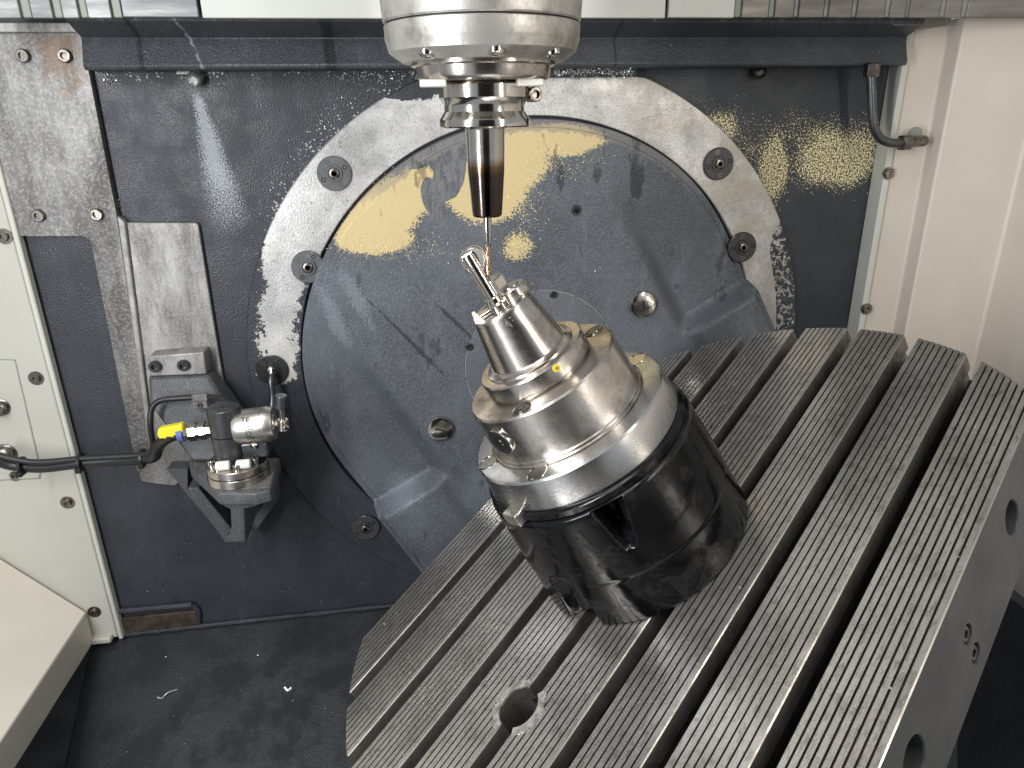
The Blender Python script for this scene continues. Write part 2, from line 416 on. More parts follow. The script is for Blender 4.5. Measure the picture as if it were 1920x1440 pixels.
def box(bm, c, half, axes=None):
    ax = axes or (Vector((1, 0, 0)), Vector((0, 1, 0)), Vector((0, 0, 1)))
    c = Vector(c); v = []
    for i in (-1, 1):
        for j in (-1, 1):
            for k in (-1, 1): v.append(bm.verts.new(c + ax[0]*half[0]*i + ax[1]*half[1]*j + ax[2]*half[2]*k))
    for f in ((0,1,3,2),(4,6,7,5),(0,4,5,1),(2,3,7,6),(0,2,6,4),(1,5,7,3)): bm.faces.new([v[i] for i in f])
    return bm
def prism(bm, pts, ext):
    """closed polygon pts (3-D) swept by the vector ext"""
    a = [bm.verts.new(Vector(p)) for p in pts]; b = [bm.verts.new(Vector(p) + Vector(ext)) for p in pts]
    n = len(a); bm.faces.new(a); bm.faces.new(b[::-1])
    for i in range(n): bm.faces.new((a[i], b[i], b[(i+1) % n], a[(i+1) % n]))
    return bm
def roundpoly(pts, rad, seg=5):
    """2-D polygon with the corners listed in rad rounded (rad = one number or list)"""
    out = []; n = len(pts)
    for i, p in enumerate(pts):
        r = rad[i] if isinstance(rad, (list, tuple)) else rad
        p = Vector(p); a = (Vector(pts[i-1]) - p); b = (Vector(pts[(i+1) % n]) - p)
        if r <= 0: out.append(tuple(p)); continue
        t = min(r, a.length*0.49, b.length*0.49); A = p + a.normalized()*t; B = p + b.normalized()*t
        for k in range(seg + 1):
            u = k/seg; q = A*(1-u)**2 + p*2*u*(1-u) + B*u*u; out.append(tuple(q))
    return out
def spline(pts, sub=8):
    pts = [Vector(p) for p in pts]; q = [pts[0]*2 - pts[1]] + pts + [pts[-1]*2 - pts[-2]]; out = []
    for i in range(1, len(q) - 2):
        for k in range(sub):
            t = k/sub; a, b, c, d = q[i-1:i+3]
            out.append(0.5*((2*b) + (c-a)*t + (2*a-5*b+4*c-d)*t*t + (3*b-a-3*c+d)*t**3))
    out.append(pts[-1]); return out
def tube(bm, pts, r, n=12, smooth=8):
    pts = spline(pts, smooth) if smooth else [Vector(p) for p in pts]
    up = None; rings = []
    for i, p in enumerate(pts):
        d = (pts[min(i+1, len(pts)-1)] - pts[max(i-1, 0)]).normalized()
        if up is None: up = frame(d)[0]
        up = (up - d*up.dot(d)).normalized(); v = d.cross(up)
        rr = r(i/(len(pts)-1)) if callable(r) else r
        rings.append([bm.verts.new(p + (up*math.cos(2*math.pi*k/n) + v*math.sin(2*math.pi*k/n))*rr) for k in range(n)])
    for a, b in zip(rings, rings[1:]):
        for k in range(n): bm.faces.new((a[k], a[(k+1) % n], b[(k+1) % n], b[k]))
    bm.faces.new(rings[0]); bm.faces.new(rings[-1][::-1]); return bm
def copy_tree(o, parent=None):
    c = o.copy(); col.objects.link(c)
    if parent: c.parent = parent
    for ch in list(o.children): copy_tree(ch, c)
    return c
def screw(parent, pos, axis, r, h=0.003, mat=screw_mat, name='screw', washer=0.0, local=False, slot=False):
    bm = BM(); pos = Vector(pos)
    if washer: lathe(bm, [(0, 0), (0, washer), (0.0008, washer), (0.0008, r)], pos, axis, 24)
    lathe(bm, [(0, r), (h*0.75, r), (h, r*0.86), (h, r*0.52), (h*0.35, r*0.48), (h*0.35, 0)], pos, axis, 24)
    return link(name, bm, mat, parent, local)

# ================================================================== SETTING
bm = BM()
zf = -0.662
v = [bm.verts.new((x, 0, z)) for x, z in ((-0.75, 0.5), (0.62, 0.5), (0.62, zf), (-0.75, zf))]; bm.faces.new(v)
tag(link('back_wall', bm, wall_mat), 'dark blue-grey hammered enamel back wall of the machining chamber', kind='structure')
bm = BM()
sl = R(33); L = 0.9
fl = lambda x, d: (x, -math.cos(sl)*d, zf - math.sin(sl)*d)
prism(bm, [fl(-0.462, 0.0), fl(0.76, 0.0), fl(0.76, L), fl(-0.462, L)], (0, 0.006, -0.01))
tag(link('floor', bm, floor_mat), 'dark sloping chip tray floor under the table', kind='structure')
bm = BM()
prism(bm, [fl(-0.464, 0.0), fl(-0.464, L), (-1.1, -math.cos(sl)*L, zf - math.sin(sl)*L + 0.35), (-1.1, 0, zf + 0.35)], (0, 0.006, -0.01))
tag(link('floor_side', bm, floor_mat), 'dark folded side of the chip tray floor', kind='structure')

q = on_plane(1920, 1118, Vector((1, 0, 0)), 0.738)
ZR = q.z
bm = BM(); prism(bm, [(0.725, 0, ZR), (0.725, -1.0, ZR-0.02), (0.725, -1.0, -1.6), (0.725, 0, -1.6)], (0.09, 0, 0))
tag(link('tray_side', bm, plate_mat2), 'dark side wall of the chip tray, lower right', kind='structure')
bm = BM(); prism(bm, [(-0.40, -1.5, -1.0), (0.46, -1.5, -1.0), (0.46, -1.5, 0.9), (-0.40, -1.5, 0.9)], (0, -0.05, 0))  # unseen panel behind the camera, added to block light and darken metal reflections
tag(link('reflection_blocker', bm, Mat('dark_blocker', (0.02, 0.018, 0.016), 0.4).m), 'unseen dark panel added behind the viewer to darken reflections', kind='structure')
# weld seam along the foot of the wall
bm = BM()
tube(bm, [(-0.42, -0.004, zf+0.003), (-0.3, -0.004, zf+0.004), (-0.1, -0.003, zf+0.003), (0.2, -0.003, zf+0.003), (0.6, -0.003, zf+0.003)], lambda u: 0.0032 + 0.0008*math.sin(u*90), 10)
tag(link('sealant_bead', bm, dark_mat), 'dark painted sealant bead along the foot of the back wall', 'sealant bead')

# rusty brown bar in the corner, in a small framed recess
t = thing('rusted_bar', 'brown rusted steel bar at the foot of the wall, left corner', 'bar', P(290, 1170, 0))
bm = BM(); prism(bm, [P(218, 1161, -0.006), P(366, 1146, -0.006), P(369, 1172, -0.006), P(222, 1189, -0.006)], (0, 0.006, 0))
link('bar', bm, rust_mat, t, bevel=0.0006)
bm = BM(); tube(bm, [P(222, 1146, -0.004), P(300, 1139, -0.004), P(360, 1134, -0.004)], 0.004, 10)
tube(bm, [P(360, 1134, -0.004), P(371, 1145, -0.004), P(372, 1168, -0.004)], 0.0035, 10)
link('raised_lip', bm, dark_mat, t)

# ================================================================== TOP RAIL AND COVERS
t = thing('cover_rail', 'long dark enamelled rail across the top of the back wall', 'rail', P(920, 80, 0))
xl, xr = P(160, 90, -0.03).x, P(1690, 90, -0.03).x
za, zb, zc = P(920, 34, -0.06).z, P(920, 77, -0.022).z, P(920, 124, -0.045).z
bm = BM()
prism(bm, [(xl, 0, za+0.02), (xl, -0.064, za+0.004), (xl, -0.064, za-0.004), (xl, -0.036, zb+0.002), (xl, -0.037, zb-0.001), (xl, -0.046, zc+0.002), (xl, -0.044, zc-0.0015), (xl, 0, zc-0.0015)], (xr-xl, 0, 0))
link('rail_body', bm, rail_mat, t, bevel=0.0012)
def nozzle(px, py, label, brk):
    q = P(px, py, -0.010)
    t = thing('spray_nozzle', label, 'nozzle', q, 'coolant nozzles under the rail')
    bm = BM(); lathe(bm, [(-0.010, 0.0075), (0.004, 0.0075), (0.006, 0.0062), (0.008, 0.0045), (0.004, 0.0032), (0.004, 0)], q, (0, -1, -0.35), 20)
    link('nozzle_body', bm, brk, t)
    bm = BM(); box(bm, q + Vector((-0.006, 0.003, 0.009)), (0.012, 0.004, 0.006)); link('nozzle_bracket', bm, black_cap, t, bevel=0.001)
nozzle(365, 147, 'crusted coolant nozzle above the pale reflecting streak, upper left', chip_silver)
nozzle(1424, 134, 'small dark coolant nozzle under the rail, upper right', screw_mat)

cover = thing('way_cover', 'row of cream and grey telescopic cover plates above the rail', 'machine cover', P(920, 20, -0.08))
Yc = -0.085
grey_pl = metal('brushed_cover_grey', (0.34, 0.34, 0.335), (0.22, 0.22, 0.22), (0.5, 0.65), 30, stretch=(0.3, 1, 2), metallic=0.6, bump=0.15)
grey_dk = metal('brushed_cover_dim', (0.26, 0.24, 0.215), (0.15, 0.14, 0.125), (0.45, 0.6), 30, stretch=(0.3, 1, 2), metallic=0.5, bump=0.2)
def cpl(x0, x1, y, mat, name='cover_plate', Y=Yc, label=None):
    bm = BM(); z0 = P((x0+x1)/2, y, Y).z; a, b = P(x0, y, Y).x, P(x1, y, Y).x
    box(bm, ((a+b)/2, Y+0.003, z0+0.10), ((b-a)/2, 0.003, 0.10)); o = link(name, bm, mat, cover, bevel=0.0008)
    if label: o['label'] = label
for a, b in ((-60, 40), (61, 100), (119, 149), (166, 210)): cpl(a, b, 34, grey_pl)
for a, b in ((40, 61), (100, 119), (149, 166), (210, 230)): cpl(a, b, 33, gasket, 'cover_strip', Yc+0.004)
cpl(231, 373, 32, grey_pl, label='wide brushed grey cover plate')
cov_mat = cream('cream_cover', (0.58, 0.58, 0.54))
cpl(380, 720, 34, cov_mat, label='cream cover plate left of the spindle')
cpl(720, 1247, 33, cov_mat, label='cream cover plate right of the spindle')
cpl(1253, 1376, 33, cov_mat, label='cream cover plate fading into the grey ones')
xs = [1376, 1390, 1440, 1452, 1487, 1497, 1543, 1553, 1595, 1606, 1657, 1668, 1696, 1704, 1760, 1772, 1800, 1812, 1990]
for i in range(len(xs)-1):
    if i % 2 == 0: cpl(xs[i], xs[i+1], 32, gasket if i < 4 else grey_pl, 'cover_strip', Yc+0.003)
    else: cpl(xs[i], xs[i+1], 33, grey_dk)
t = thing('cover_bracket', 'grey steel bracket at the right end of the rail', 'bracket', P(1740, 42, -0.06))
bm = BM(); q0, q1 = P(1672, 40, -0.06), P(1788, 40, -0.06)
prism(bm, [P(1672, 30, -0.062), P(1788, 30, -0.062), P(1776, 48, -0.062), P(1676, 48, -0.062)], (0, 0.03, 0)); link('bracket_plate', bm, grey_dk, t, bevel=0.0008)
screw(t, P(1720, 37, -0.0625), (0, -1, 0), 0.003)

# ================================================================== RIGHT SIDE PANEL
t = thing('side_panel', 'tall cream folded sheet metal panel on the right side', 'panel', (0.60, 0, -0.3))
plan = [(0.597, 0.0), (0.599, -0.020), (0.6005, -0.0215), (0.641, -0.030), (0.6425, -0.032), (0.6405, -0.055), (0.642, -0.0565), (0.741, -0.067), (0.743, -0.069), (0.735, -0.9), (0.78, -0.9), (0.78, 0.0)]
def sheet(name, pl, z0, z1, mat, bev=0.0):
    bm = BM(); prism(bm, [(x, y, z0) for x, y in pl], (0, 0, z1 - z0)); return link(name, bm, mat, t, bevel=bev, sharp=15)
sheet('folded_sheet', plan, -1.1, P(1800, 30, -0.06).z, cream_warm, 0.0015)
sheet('corner_flange', [(0.5945, -0.0005), (0.594, -0.026), (0.6015, -0.027), (0.6005, -0.0005)], -1.1, P(1690, 60, -0.02).z, cream('pale_grey_flange', (0.58, 0.58, 0.53)), 0.001)
for px, py in ((1665, 325), (1624, 579)):
    q = P(px, py, -0.027); screw(t, q, (-0.2, -1, 0), 0.0055, 0.004, washer=0.0075)
# hydraulic pipe
t = thing('hydraulic_pipe', 'bent steel hydraulic pipe on the right cream panel', 'pipe', P(1640, 200, -0.045))
bm = BM(); Yp = -0.05
tube(bm, [P(1633, 128, Yp), P(1634, 170, Yp), P(1636, 215, Yp), P(1640, 242, Yp), P(1652, 260, Yp), P(1672, 268, Yp), P(1700, 268, Yp)], 0.0052, 16)
link('pipe', bm, dark_steel, t)
bm = BM(); lathe(bm, [(-0.002, 0.008), (0, 0.0088), (0.011, 0.0088), (0.013, 0.0075)], P(1633, 141, Yp), (0, 0, 1), 6); link('nut', bm, screw_mat, t, bevel=0.0005, sharp=20)
bm = BM(); q = P(1688, 268, Yp); dd = (P(1745, 263, Yp+0.005) - q).normalized()
lathe(bm, [(0, 0.007), (0.001, 0.0095), (0.012, 0.0095), (0.013, 0.0085)], q, dd, 6); link('nut', bm, screw_mat, t, bevel=0.0005, sharp=20)
bm = BM(); lathe(bm, [(0.013, 0.0065), (0.034, 0.0065), (0.036, 0.0055)], q, dd, 20); link('fitting', bm, screw_mat, t)
bm = BM(); lathe(bm, [(0.0, 0.0085), (0.004, 0.0085)], P(1714, 252, -0.036), (0, -1, 0), 24); link('grommet', bm, gasket, t)

# ================================================================== LEFT SIDE PANEL
Yl = -0.0125
t = thing('side_panel', 'cream enamelled front panel with screws on the left side', 'panel', P(60, 800, Yl))
xe = P(213, 1160, Yl).x
bm = BM(); ztop = 0.3; zbt = P(175, 1200, Yl).z
prism(bm, [(xe-0.0005, Yl, 0.3), (xe-0.0005, Yl, zbt), (-1.2, Yl, zbt), (-1.2, Yl, 0.3)], (0, 0.0105, 0)); link('panel_sheet', bm, cream_mat, t, bevel=0.002)
bm = BM(); prism(bm, [(xe, Yl-0.0015, 0.3), (xe+0.006, Yl-0.0015, 0.3), (xe+0.006, Yl-0.0015, zbt-0.003), (xe, Yl-0.0015, zbt-0.003)], (0, 0.0122, 0)); link('edge_strip', bm, cream('pale_green_edge', (0.60, 0.60, 0.53)), t, bevel=0.002)
bm = BM(); box(bm, P(195, 1194, Yl) + Vector((-0.004, -0.002, 0)), (0.016, 0.008, 0.005)); link('foot_cap', bm, cream_mat, t, bevel=0.003)
for px, py in ((8, 443), (68, 709), (127, 942), (177, 1147), (28, 890)):
    screw(t, P(px, py, Yl), (0, -1, 0), 0.0052, 0.004, washer=0.0085)
# inset access plate
ap = [P(-120, 672, Yl), P(28, 676, Yl), P(76, 880, Yl), P(74, 896, Yl), P(-120, 905, Yl)]
bm = BM(); prism(bm, [p + Vector((0, -0.0012, 0)) for p in ap], (0, 0.004, 0)); link('access_plate', bm, cream_mat, t, bevel=0.0008)
bm = BM(); prism(bm, [p + Vector((dx, -0.0004, dz)) for p, (dx, dz) in zip(ap, ((0, .0012), (.001, .0012), (.0012, 0), (.001, -.0012), (0, -.0012)))], (0, 0.002, 0)); link('access_plate_gap', bm, gasket, t)
for px, py, r_, mt in ((2, 762, 0.0085, brass_dot), (12, 850, 0.0105, screw_mat)):
    bm = BM(); q = P(px, py, Yl); lathe(bm, [(0, r_*1.25), (0.003, r_*1.25), (0.0035, r_), (0.012, r_), (0.013, r_*0.85), (0.013, r_*0.5), (0.008, r_*0.45), (0.008, 0)], q, (0.1, -1, 0), 24)
    o = link('port_fitting', bm, screw_mat, t)
# slanted cream cover at the lower left
t = thing('ramp_cover', 'cream slanted sheet metal cover in the lower left corner', 'cover', P(160, 1147, Yl))
A, B = P(163, 1148, Yl-0.003), P(-420, 784, Yl-0.003)
Cc, D = P(-60, 1483, -0.30), P(-520, 1430, -0.30)
A2, C2 = P(176, 1204, Yl-0.003), P(-62, 1585, -0.30)
bm = BM()
vs = [bm.verts.new(p) for p in (A, B, D, Cc, A2, C2)]
B2 = bm.verts.new(B + (A2-A)); D2 = bm.verts.new(D + (C2-Cc))
a, b, d, c, a2, c2 = vs
for f in ((a, b, d, c), (a, c, c2, a2), (a, a2, B2, b), (c, d, D2, c2), (a2, c2, D2, B2), (b, B2, D2, d)): bm.faces.new(f)
link('ramp_sheet', bm, cream_dim, t, bevel=0.002)

# ================================================================== STEEL MOUNTING PLATE ON THE WALL
Ym = -0.010
t = thing('mounting_plate', 'scuffed bare steel guide plate fixed to the wall, upper left', 'steel plate', P(200, 300, 0))
def pxprism(name, pts, Y, th, mat, rad=0, bev=0.001, par=None, **k):
    q = [P(x, y, Y) for x, y in pts]; p2 = roundpoly([(v.x, v.z) for v in q], rad)
    bm = BM(); prism(bm, [(x, Y, z) for x, z in p2], (0, th, 0)); return link(name, bm, mat, par or t, bevel=bev, **k)
pxprism('upper_plate', [(-90, 60), (152, 60), (219, 405), (283, 855), (258, 888), (170, 452), (160, 443), (52, 443), (20, 440), (-90, 150)], Ym, 0.0095, upper_steel, [0, 0, 0.002, 0.004, 0.004, 0.006, 0.006, 0.003, 0.003, 0])
pxprism('edge_lip', [(-90, 42), (157, 42), (155, 61), (-90, 61)], Ym-0.006, 0.015, plate_steel)
pxprism('lower_plate', [(232, 417), (371, 418), (418, 712), (424, 742), (330, 912), (262, 903)], Ym+0.0035, 0.006, plate_steel, [0.002, 0.004, 0.002, 0.002, 0.006, 0.008])
pxprism('fold_edge', [(219, 405), (234, 416), (291, 862), (280, 850)], Ym-0.0015, 0.010, metal('bright_fold', (0.40, 0.385, 0.36), (0.28, 0.265, 0.245), (0.5, 0.6), 60, metallic=0.5), 0, 0.0015)
for px, py in ((45, 105), (123, 105), (74, 404), (183, 402)):
    screw(t, P(px, py, Ym), (0, -1, 0), 0.0066, 0.005, washer=0.0)

# ================================================================== BEARING RING
RC = Vector((0.1552, 0, -0.2928))
ring = thing('bearing_ring', 'large bearing ring with worn grey paint showing bare steel', 'ring', RC)
bm = BM(); n = 220; pr = [(0.0, 0.3575), (-0.0068, 0.3575), (-0.008, 0.3563), (-0.008, 0.2945), (-0.0068, 0.2935), (0.0, 0.2935)]
rows = []
for k in range(n):
    a = 2*math.pi*k/n; rows.append([bm.verts.new((RC.x + r_*math.cos(a), y_, min(RC.z + r_*math.sin(a), 0.0405 if r_ > 0.3 else 9))) for y_, r_ in pr])
for k in range(n):
    for j in range(len(pr)-1): bm.faces.new((rows[k][j], rows[k][j+1], rows[(k+1) % n][j+1], rows[(k+1) % n][j]))
link('ring_body', bm, ring_mat, ring)
bm = BM(); box(bm, (P(1110, 140, -0.01).x, -0.010, 0.0455), (0.05, 0.009, 0.0045)); link('ring_ledge', bm, dark_mat, ring, bevel=0.001)
def cap(px, py, parent, y0=-0.008, r_=0.0192, name='bolt_cap', mt=None):
    q = P(px, py, y0); bm = BM()
    lathe(bm, [(-0.004, r_), (0.0025, r_), (0.0035, r_*0.95), (0.0035, r_*0.50), (0.0055, r_*0.47), (0.0055, r_*0.36), (0.0045, r_*0.34), (0.0045, 0.0)], q, (0, -1, 0), 40)
    c = link(name, bm, mt or black_cap, parent)
    a0 = random.uniform(0, 1.5)
    for k in range(4):
        a = a0 + k*math.pi/2; bm = BM(); p = q + Vector((math.cos(a)*r_*0.72, -0.0036, math.sin(a)*r_*0.72))
        lathe(bm, [(-0.001, 0.0026), (0.0002, 0.0026), (0.0002, 0.0017), (-0.0008, 0.0016), (-0.0008, 0)], p, (0, -1, 0), 14)
        h = link('cap_hole', bm, screw_mat if k % 2 else hole_mat, c)
    bm = BM(); lathe(bm, [(-0.001, r_*0.30), (0.0025, r_*0.30), (0.003, r_*0.26), (0.003, r_*0.15), (0.0, r_*0.14), (0, 0)], q + Vector((0, -0.0045, 0)), (0, -1, 0), 24)
    link('cap_screw', bm, screw_mat, c)
    return c
for px, py in ((627, 325), (1346, 307), (578, 500), (1390, 463), (511, 693), (686, 988)): cap(px, py, ring, mt=grey_cap if (px, py) in ((627, 325), (578, 500)) else None)

# ================================================================== ROTARY PLATE WITH ARM
plate = thing('rotary_plate', 'dark enamelled rotary disc with brass dust carrying the table', 'rotary disc', RC)
e1 = Vector((tN.z, 0, -tN.x)); HB = 0.0677; RP = 0.2890; YF = -0.032
def sm(t): t = max(0, min(1, t)); return t*t*(3-2*t)
def pt(a, nn, off=0.0):
    q = RC + e1*a + tN*(nn - HB); return Vector((q.x, 0, q.z))
def yb(a, nn):
    g = 0.012*sm((0.000-nn)/0.08)*sm((0.285-abs(a))/0.03)
    wv = 0.024*sm((0.275-nn)/0.24)*sm((abs(a)-0.170)/0.030)*sm((nn+0.006)/0.018)
    g += 0.006*sm((0.010-nn)/0.018)*sm((abs(a)-0.180)/0.02)*sm((0.288-abs(a))/0.01)
    dip = 0
    rr_ = math.sqrt(a*a + (nn-HB)**2) if nn > HB else abs(a)
    edge = 0.0035*sm((rr_-0.2805)/0.0012)
    return YF - g + wv + dip*1.0 + edge
bm = BM(); NX, NZ = 240, 220; grid = []
for i in range(NX+1):
    a = -RP*math.cos(math.pi*i/NX); top = HB + math.sqrt(max(RP*RP - a*a, 0)); bot = -0.34; row = []
    for j in range(NZ+1):
        u = j/NZ; nn = bot + (top-bot)*(1-(1-u)**1.6)
        q = pt(a, nn); q.y = yb(a, nn)
        row.append(bm.verts.new(q))
    grid.append(row)
for i in range(NX):
    for j in range(NZ): bm.faces.new((grid[i][j], grid[i+1][j], grid[i+1][j+1], grid[i][j+1]))
rim = [grid[0][j] for j in range(NZ+1)] + [grid[i][NZ] for i in range(1, NX+1)] + [grid[NX][j] for j in range(NZ-1, -1, -1)]
prev = rim
for dy, sc_ in ((0.0012, 0.0008), (0.0018, 0.0008), (0.03, 0.0012)):
    cur = []
    for v_ in rim:
        d = Vector((v_.co.x-RC.x, 0, v_.co.z-RC.z)); d.normalize()
        cur.append(bm.verts.new((v_.co.x + d.x*sc_, v_.co.y + dy, v_.co.z + d.z*sc_)))
    for k in range(len(rim)-1): bm.faces.new((prev[k], prev[k+1], cur[k+1], cur[k]))
    prev = cur
link('plate_body', bm, plate_mat, plate, sharp=50)
# arm that runs forward under the table
bm = BM()
q = [pt(-0.17, -0.085), pt(0.17, -0.085), pt(0.12, -0.26), pt(-0.12, -0.26)]
for v_ in q: v_.y = -0.02
prism(bm, q, (0, -0.48, 0)); link('support_arm', bm, dark_mat, plate, bevel=0.012)
# hub cover
hc = P(1015, 684, YF); bm = BM()
lathe(bm, [(-0.002, 0.0955), (0.0004, 0.0955), (0.0008, 0.0948), (0.0008, 0)], hc, (0, -1, 0), 96); hub = link('hub_cover', bm, plate_mat, plate)
bm = BM(); n = 128
for k in range(n):
    a0, a1 = 2*math.pi*k/n, 2*math.pi*(k+1)/n
    if (k*7919) % 11 == 0: continue
    vs = [bm.verts.new((hc.x + r_*math.cos(a), YF-0.0012, hc.z + r_*math.sin(a))) for r_, a in ((0.0968, a0), (0.0968, a1), (0.0955, a1), (0.0955, a0))]
    bm.faces.new(vs)
link('hub_seam', bm, chip_silver, plate)
for px, py in ((1038, 552), (880, 650)): screw(plate, P(px, py, YF-0.001), (0, -1, 0), 0.0046, 0.002, mat=black_cap)
for px, py, ang in ((1205, 571, 1.65), (825, 804, -0.3)):
    q = P(px, py, YF-0.004); bm = BM()
    lathe(bm, [(-0.008, 0.0168), (0.001, 0.0168), (0.0025, 0.0158), (0.0035, 0.012), (0.004, 0)], q, (0, -1, 0), 40)
    pl = link('steel_plug', bm, polished, plate)
    bm = BM(); box(bm, q + Vector((0, -0.0038, 0)), (0.0065, 0.0006, 0.0008), (Vector((math.cos(ang), 0, math.sin(ang))), Vector((0, 1, 0)), Vector((-math.sin(ang), 0, math.cos(ang))))); link('plug_slot', bm, hole_mat, pl)
bm = BM(); q = P(1081, 394, YF)
lathe(bm, [(0, 0.0065), (0.0008, 0.0062), (0.0008, 0.0036), (-0.0008, 0.0034), (-0.0008, 0)], q, (0, -1, 0), 24); link('threaded_hole', bm, [black_cap], plate)

# ================================================================== T-SLOT TABLE
table = thing('slotted_table', 'tilted round-ended steel T-slot table with fine grooves', 'machine table', mat=TM)
XC, RT, HW, PIT = 0.0072, 0.3185, 0.2462, 0.063
def yend(x, rr=RT): return math.sqrt(max(rr*rr - (x-XC)**2, 0))
Hx, Hy, Hr = 0.0050, -0.1825, 0.0175
def strip(x0, x1, ng, u0=True, u1=True):
    """cross-section with ng grooves, swept along y and cut by the round rim"""
    ch = 0.0008; gd, gw = 0.0012, (0.00082 if not u1 else 0.00070); zb_ = -0.0300
    pr = ([(x0+0.005, zb_, 1), (x0+0.005, -0.0150, 1), (x0, -0.0145, 1)] if u0 else [(x0, zb_, 1)])
    n0 = len(pr); pr += [(x0, -ch, 1), (x0+ch, 0.0, 3)]
    for k in range(ng):
        g = x0 + (x1-x0)*(k+1.0)/(ng+1.0)
        pr += [(g-gw, 0, 0), (g-gw*0.5, -gd, 2), (g+gw*0.5, -gd, 2), (g+gw, 0, 2)]
    pr += [(x1-ch, 0, 0), (x1, -ch, 3)] + ([(x1, -0.0145, 1), (x1-0.005, -0.0150, 1), (x1-0.005, zb_, 1)] if u1 else [(x1, zb_, 4)])
    bm = BM()
    seg = 14
    R_ = []
    for x, z, m_ in pr:
        e = yend(x) - (0.0 if z > -0.0005 else 0.001)
        R_.append([bm.verts.new((x, -e + 2*e*k/seg, z)) for k in range(seg+1)])
    for i in range(len(pr)-1):
        for k in range(seg):
            f = bm.faces.new((R_[i][k], R_[i+1][k], R_[i+1][k+1], R_[i][k+1]))
            f.material_index = pr[i+1][2]
    a = [r_[0] for r_ in R_]; b = [r_[-1] for r_ in R_]
    bm.faces.new(a).material_index = 1; bm.faces.new(b[::-1]).material_index = 1
    bm.faces.new((R_[0][0], R_[0][seg], R_[-1][seg], R_[-1][0])).material_index = 1
    return bm
edge_mat = metal('bright_edge', (0.50, 0.47, 0.43), (0.30, 0.28, 0.25), (0.3, 0.45), 60)
tm = [table_mat, slot_mat, groove_mat, edge_mat, table_side]
def cut(o, cx, cy, r_, z0, z1, mt=None):
    bm = BM(); lathe(bm, [(z0, r_), (z1, r_)], (cx, cy, 0), (0, 0, 1), 40)
    cm = bpy.data.meshes.new('cutter'); bmesh.ops.recalc_face_normals(bm, faces=bm.faces[:]); bm.to_mesh(cm); bm.free(); cm.materials.append(mt or slot_mat)
    co = bpy.data.objects.new('cutter', cm); col.objects.link(co)
    par = o.parent; o.parent = None
    md = o.modifiers.new('cut', 'BOOLEAN'); md.operation = 'DIFFERENCE'; md.object = co; md.solver = 'EXACT'
    bpy.context.view_layer.update()
    dg = bpy.context.evaluated_depsgraph_get(); me = bpy.data.meshes.new_from_object(o.evaluated_get(dg))
    o.modifiers.clear(); o.data = me; o.parent = par
    bpy.data.objects.remove(co)
for k in range(8):
    x0 = XC - HW if k == 0 else XC + (k-4)*PIT + 0.007
    x1 = XC + HW if k == 7 else XC + (k-3)*PIT - 0.007
    o = last_strip = link('table_strip', strip(x0, x1, 8 if k == 7 else 7, k > 0, k < 7), tm, table, True, smooth=False)
    if k in (3, 4): cut(o, Hx, Hy, Hr, -0.06, 0.01)
bm = BM(); poly = []
for k in range(241):
    a = 2*math.pi*k/240; x = max(-HW, min(HW, RT*math.cos(a))); poly.append((XC + x, RT*math.sin(a)))
poly = [p for i, p in enumerate(poly[:-1]) if (Vector(p)-Vector(poly[i-1])).length > 1e-5]
xs_ = sorted(set([XC-HW+0.0005, XC+HW-0.0005] + [XC-HW+0.0005 + (2*HW-0.001)*k/30 for k in range(31)]))
xs_[0] -= 0.0004; xs_[-1] += 0.0004
outl = [(x, -yend(x)+0.001) for x in xs_] + [(x, yend(x)-0.001) for x in reversed(xs_)]
prism(bm, [(x, y, -0.0298) for x, y in outl], (0, 0, -0.0455))
slab = link('table_slab', bm, table_side, table, True, bevel=0.0)
slab.data.materials.append(Mat('slot_shade', (0.012, 0.011, 0.010), 0.6).m)  # slot floors painted near black, standing in for the shade down there
for p_ in slab.data.polygons:
    if p_.normal.z > 0.9: p_.material_index = 1
cut(slab, Hx, Hy, Hr, -0.055, 0.01)
# side holes on the right flank (x = XC+HW)
xf = XC + HW
def flank(px, py):
    q = on_plane(px, py, tT, TB.dot(tT) + xf); return TMI @ q
def cutx(o, q, r_, depth):
    bm = BM(); lathe(bm, [(-depth, r_*0.97), (-0.0012, r_), (0.002, r_*1.12)], q, (1, 0, 0), 36)
    cm = bpy.data.meshes.new('cutter'); bmesh.ops.recalc_face_normals(bm, faces=bm.faces[:]); bm.to_mesh(cm); bm.free(); cm.materials.append(hole_in)
    co = bpy.data.objects.new('cutter', cm); col.objects.link(co); par = o.parent; o.parent = None
    md = o.modifiers.new('cut', 'BOOLEAN'); md.operation = 'DIFFERENCE'; md.object = co; md.solver = 'EXACT'
    bpy.context.view_layer.update()
    me = bpy.data.meshes.new_from_object(o.evaluated_get(bpy.context.evaluated_depsgraph_get()))
    o.modifiers.clear(); o.data = me; o.parent = par; bpy.data.objects.remove(co)
hole_in = Mat('hole_inside', (0.006, 0.006, 0.0065), 0.6, 0.0, 0.15).m
for px, py, r_ in ((1898, 970, 0.0128), (1715, 1425, 0.0140)): [cutx(o_, flank(px, py), r_, 0.03) for o_ in (slab, last_strip)]
for px, py in ((1815, 1190), (1830, 1225)):
    q = flank(px, py); cutx(slab, q, 0.0070, 0.006)
    bm = BM(); lathe(bm, [(-0.0055, 0.0055), (-0.0015, 0.0053), (-0.0010, 0.0048), (-0.0010, 0.0028), (-0.003, 0.0026), (-0.003, 0)], q, (1, 0, 0), 20); link('side_screw', bm, screw_mat, table, True)
bush_mat = metal('worn_bright_rim', (0.62, 0.60, 0.56), (0.20, 0.18, 0.16), (0.3, 0.5), 120, bump=0.3, metallic=0.5)
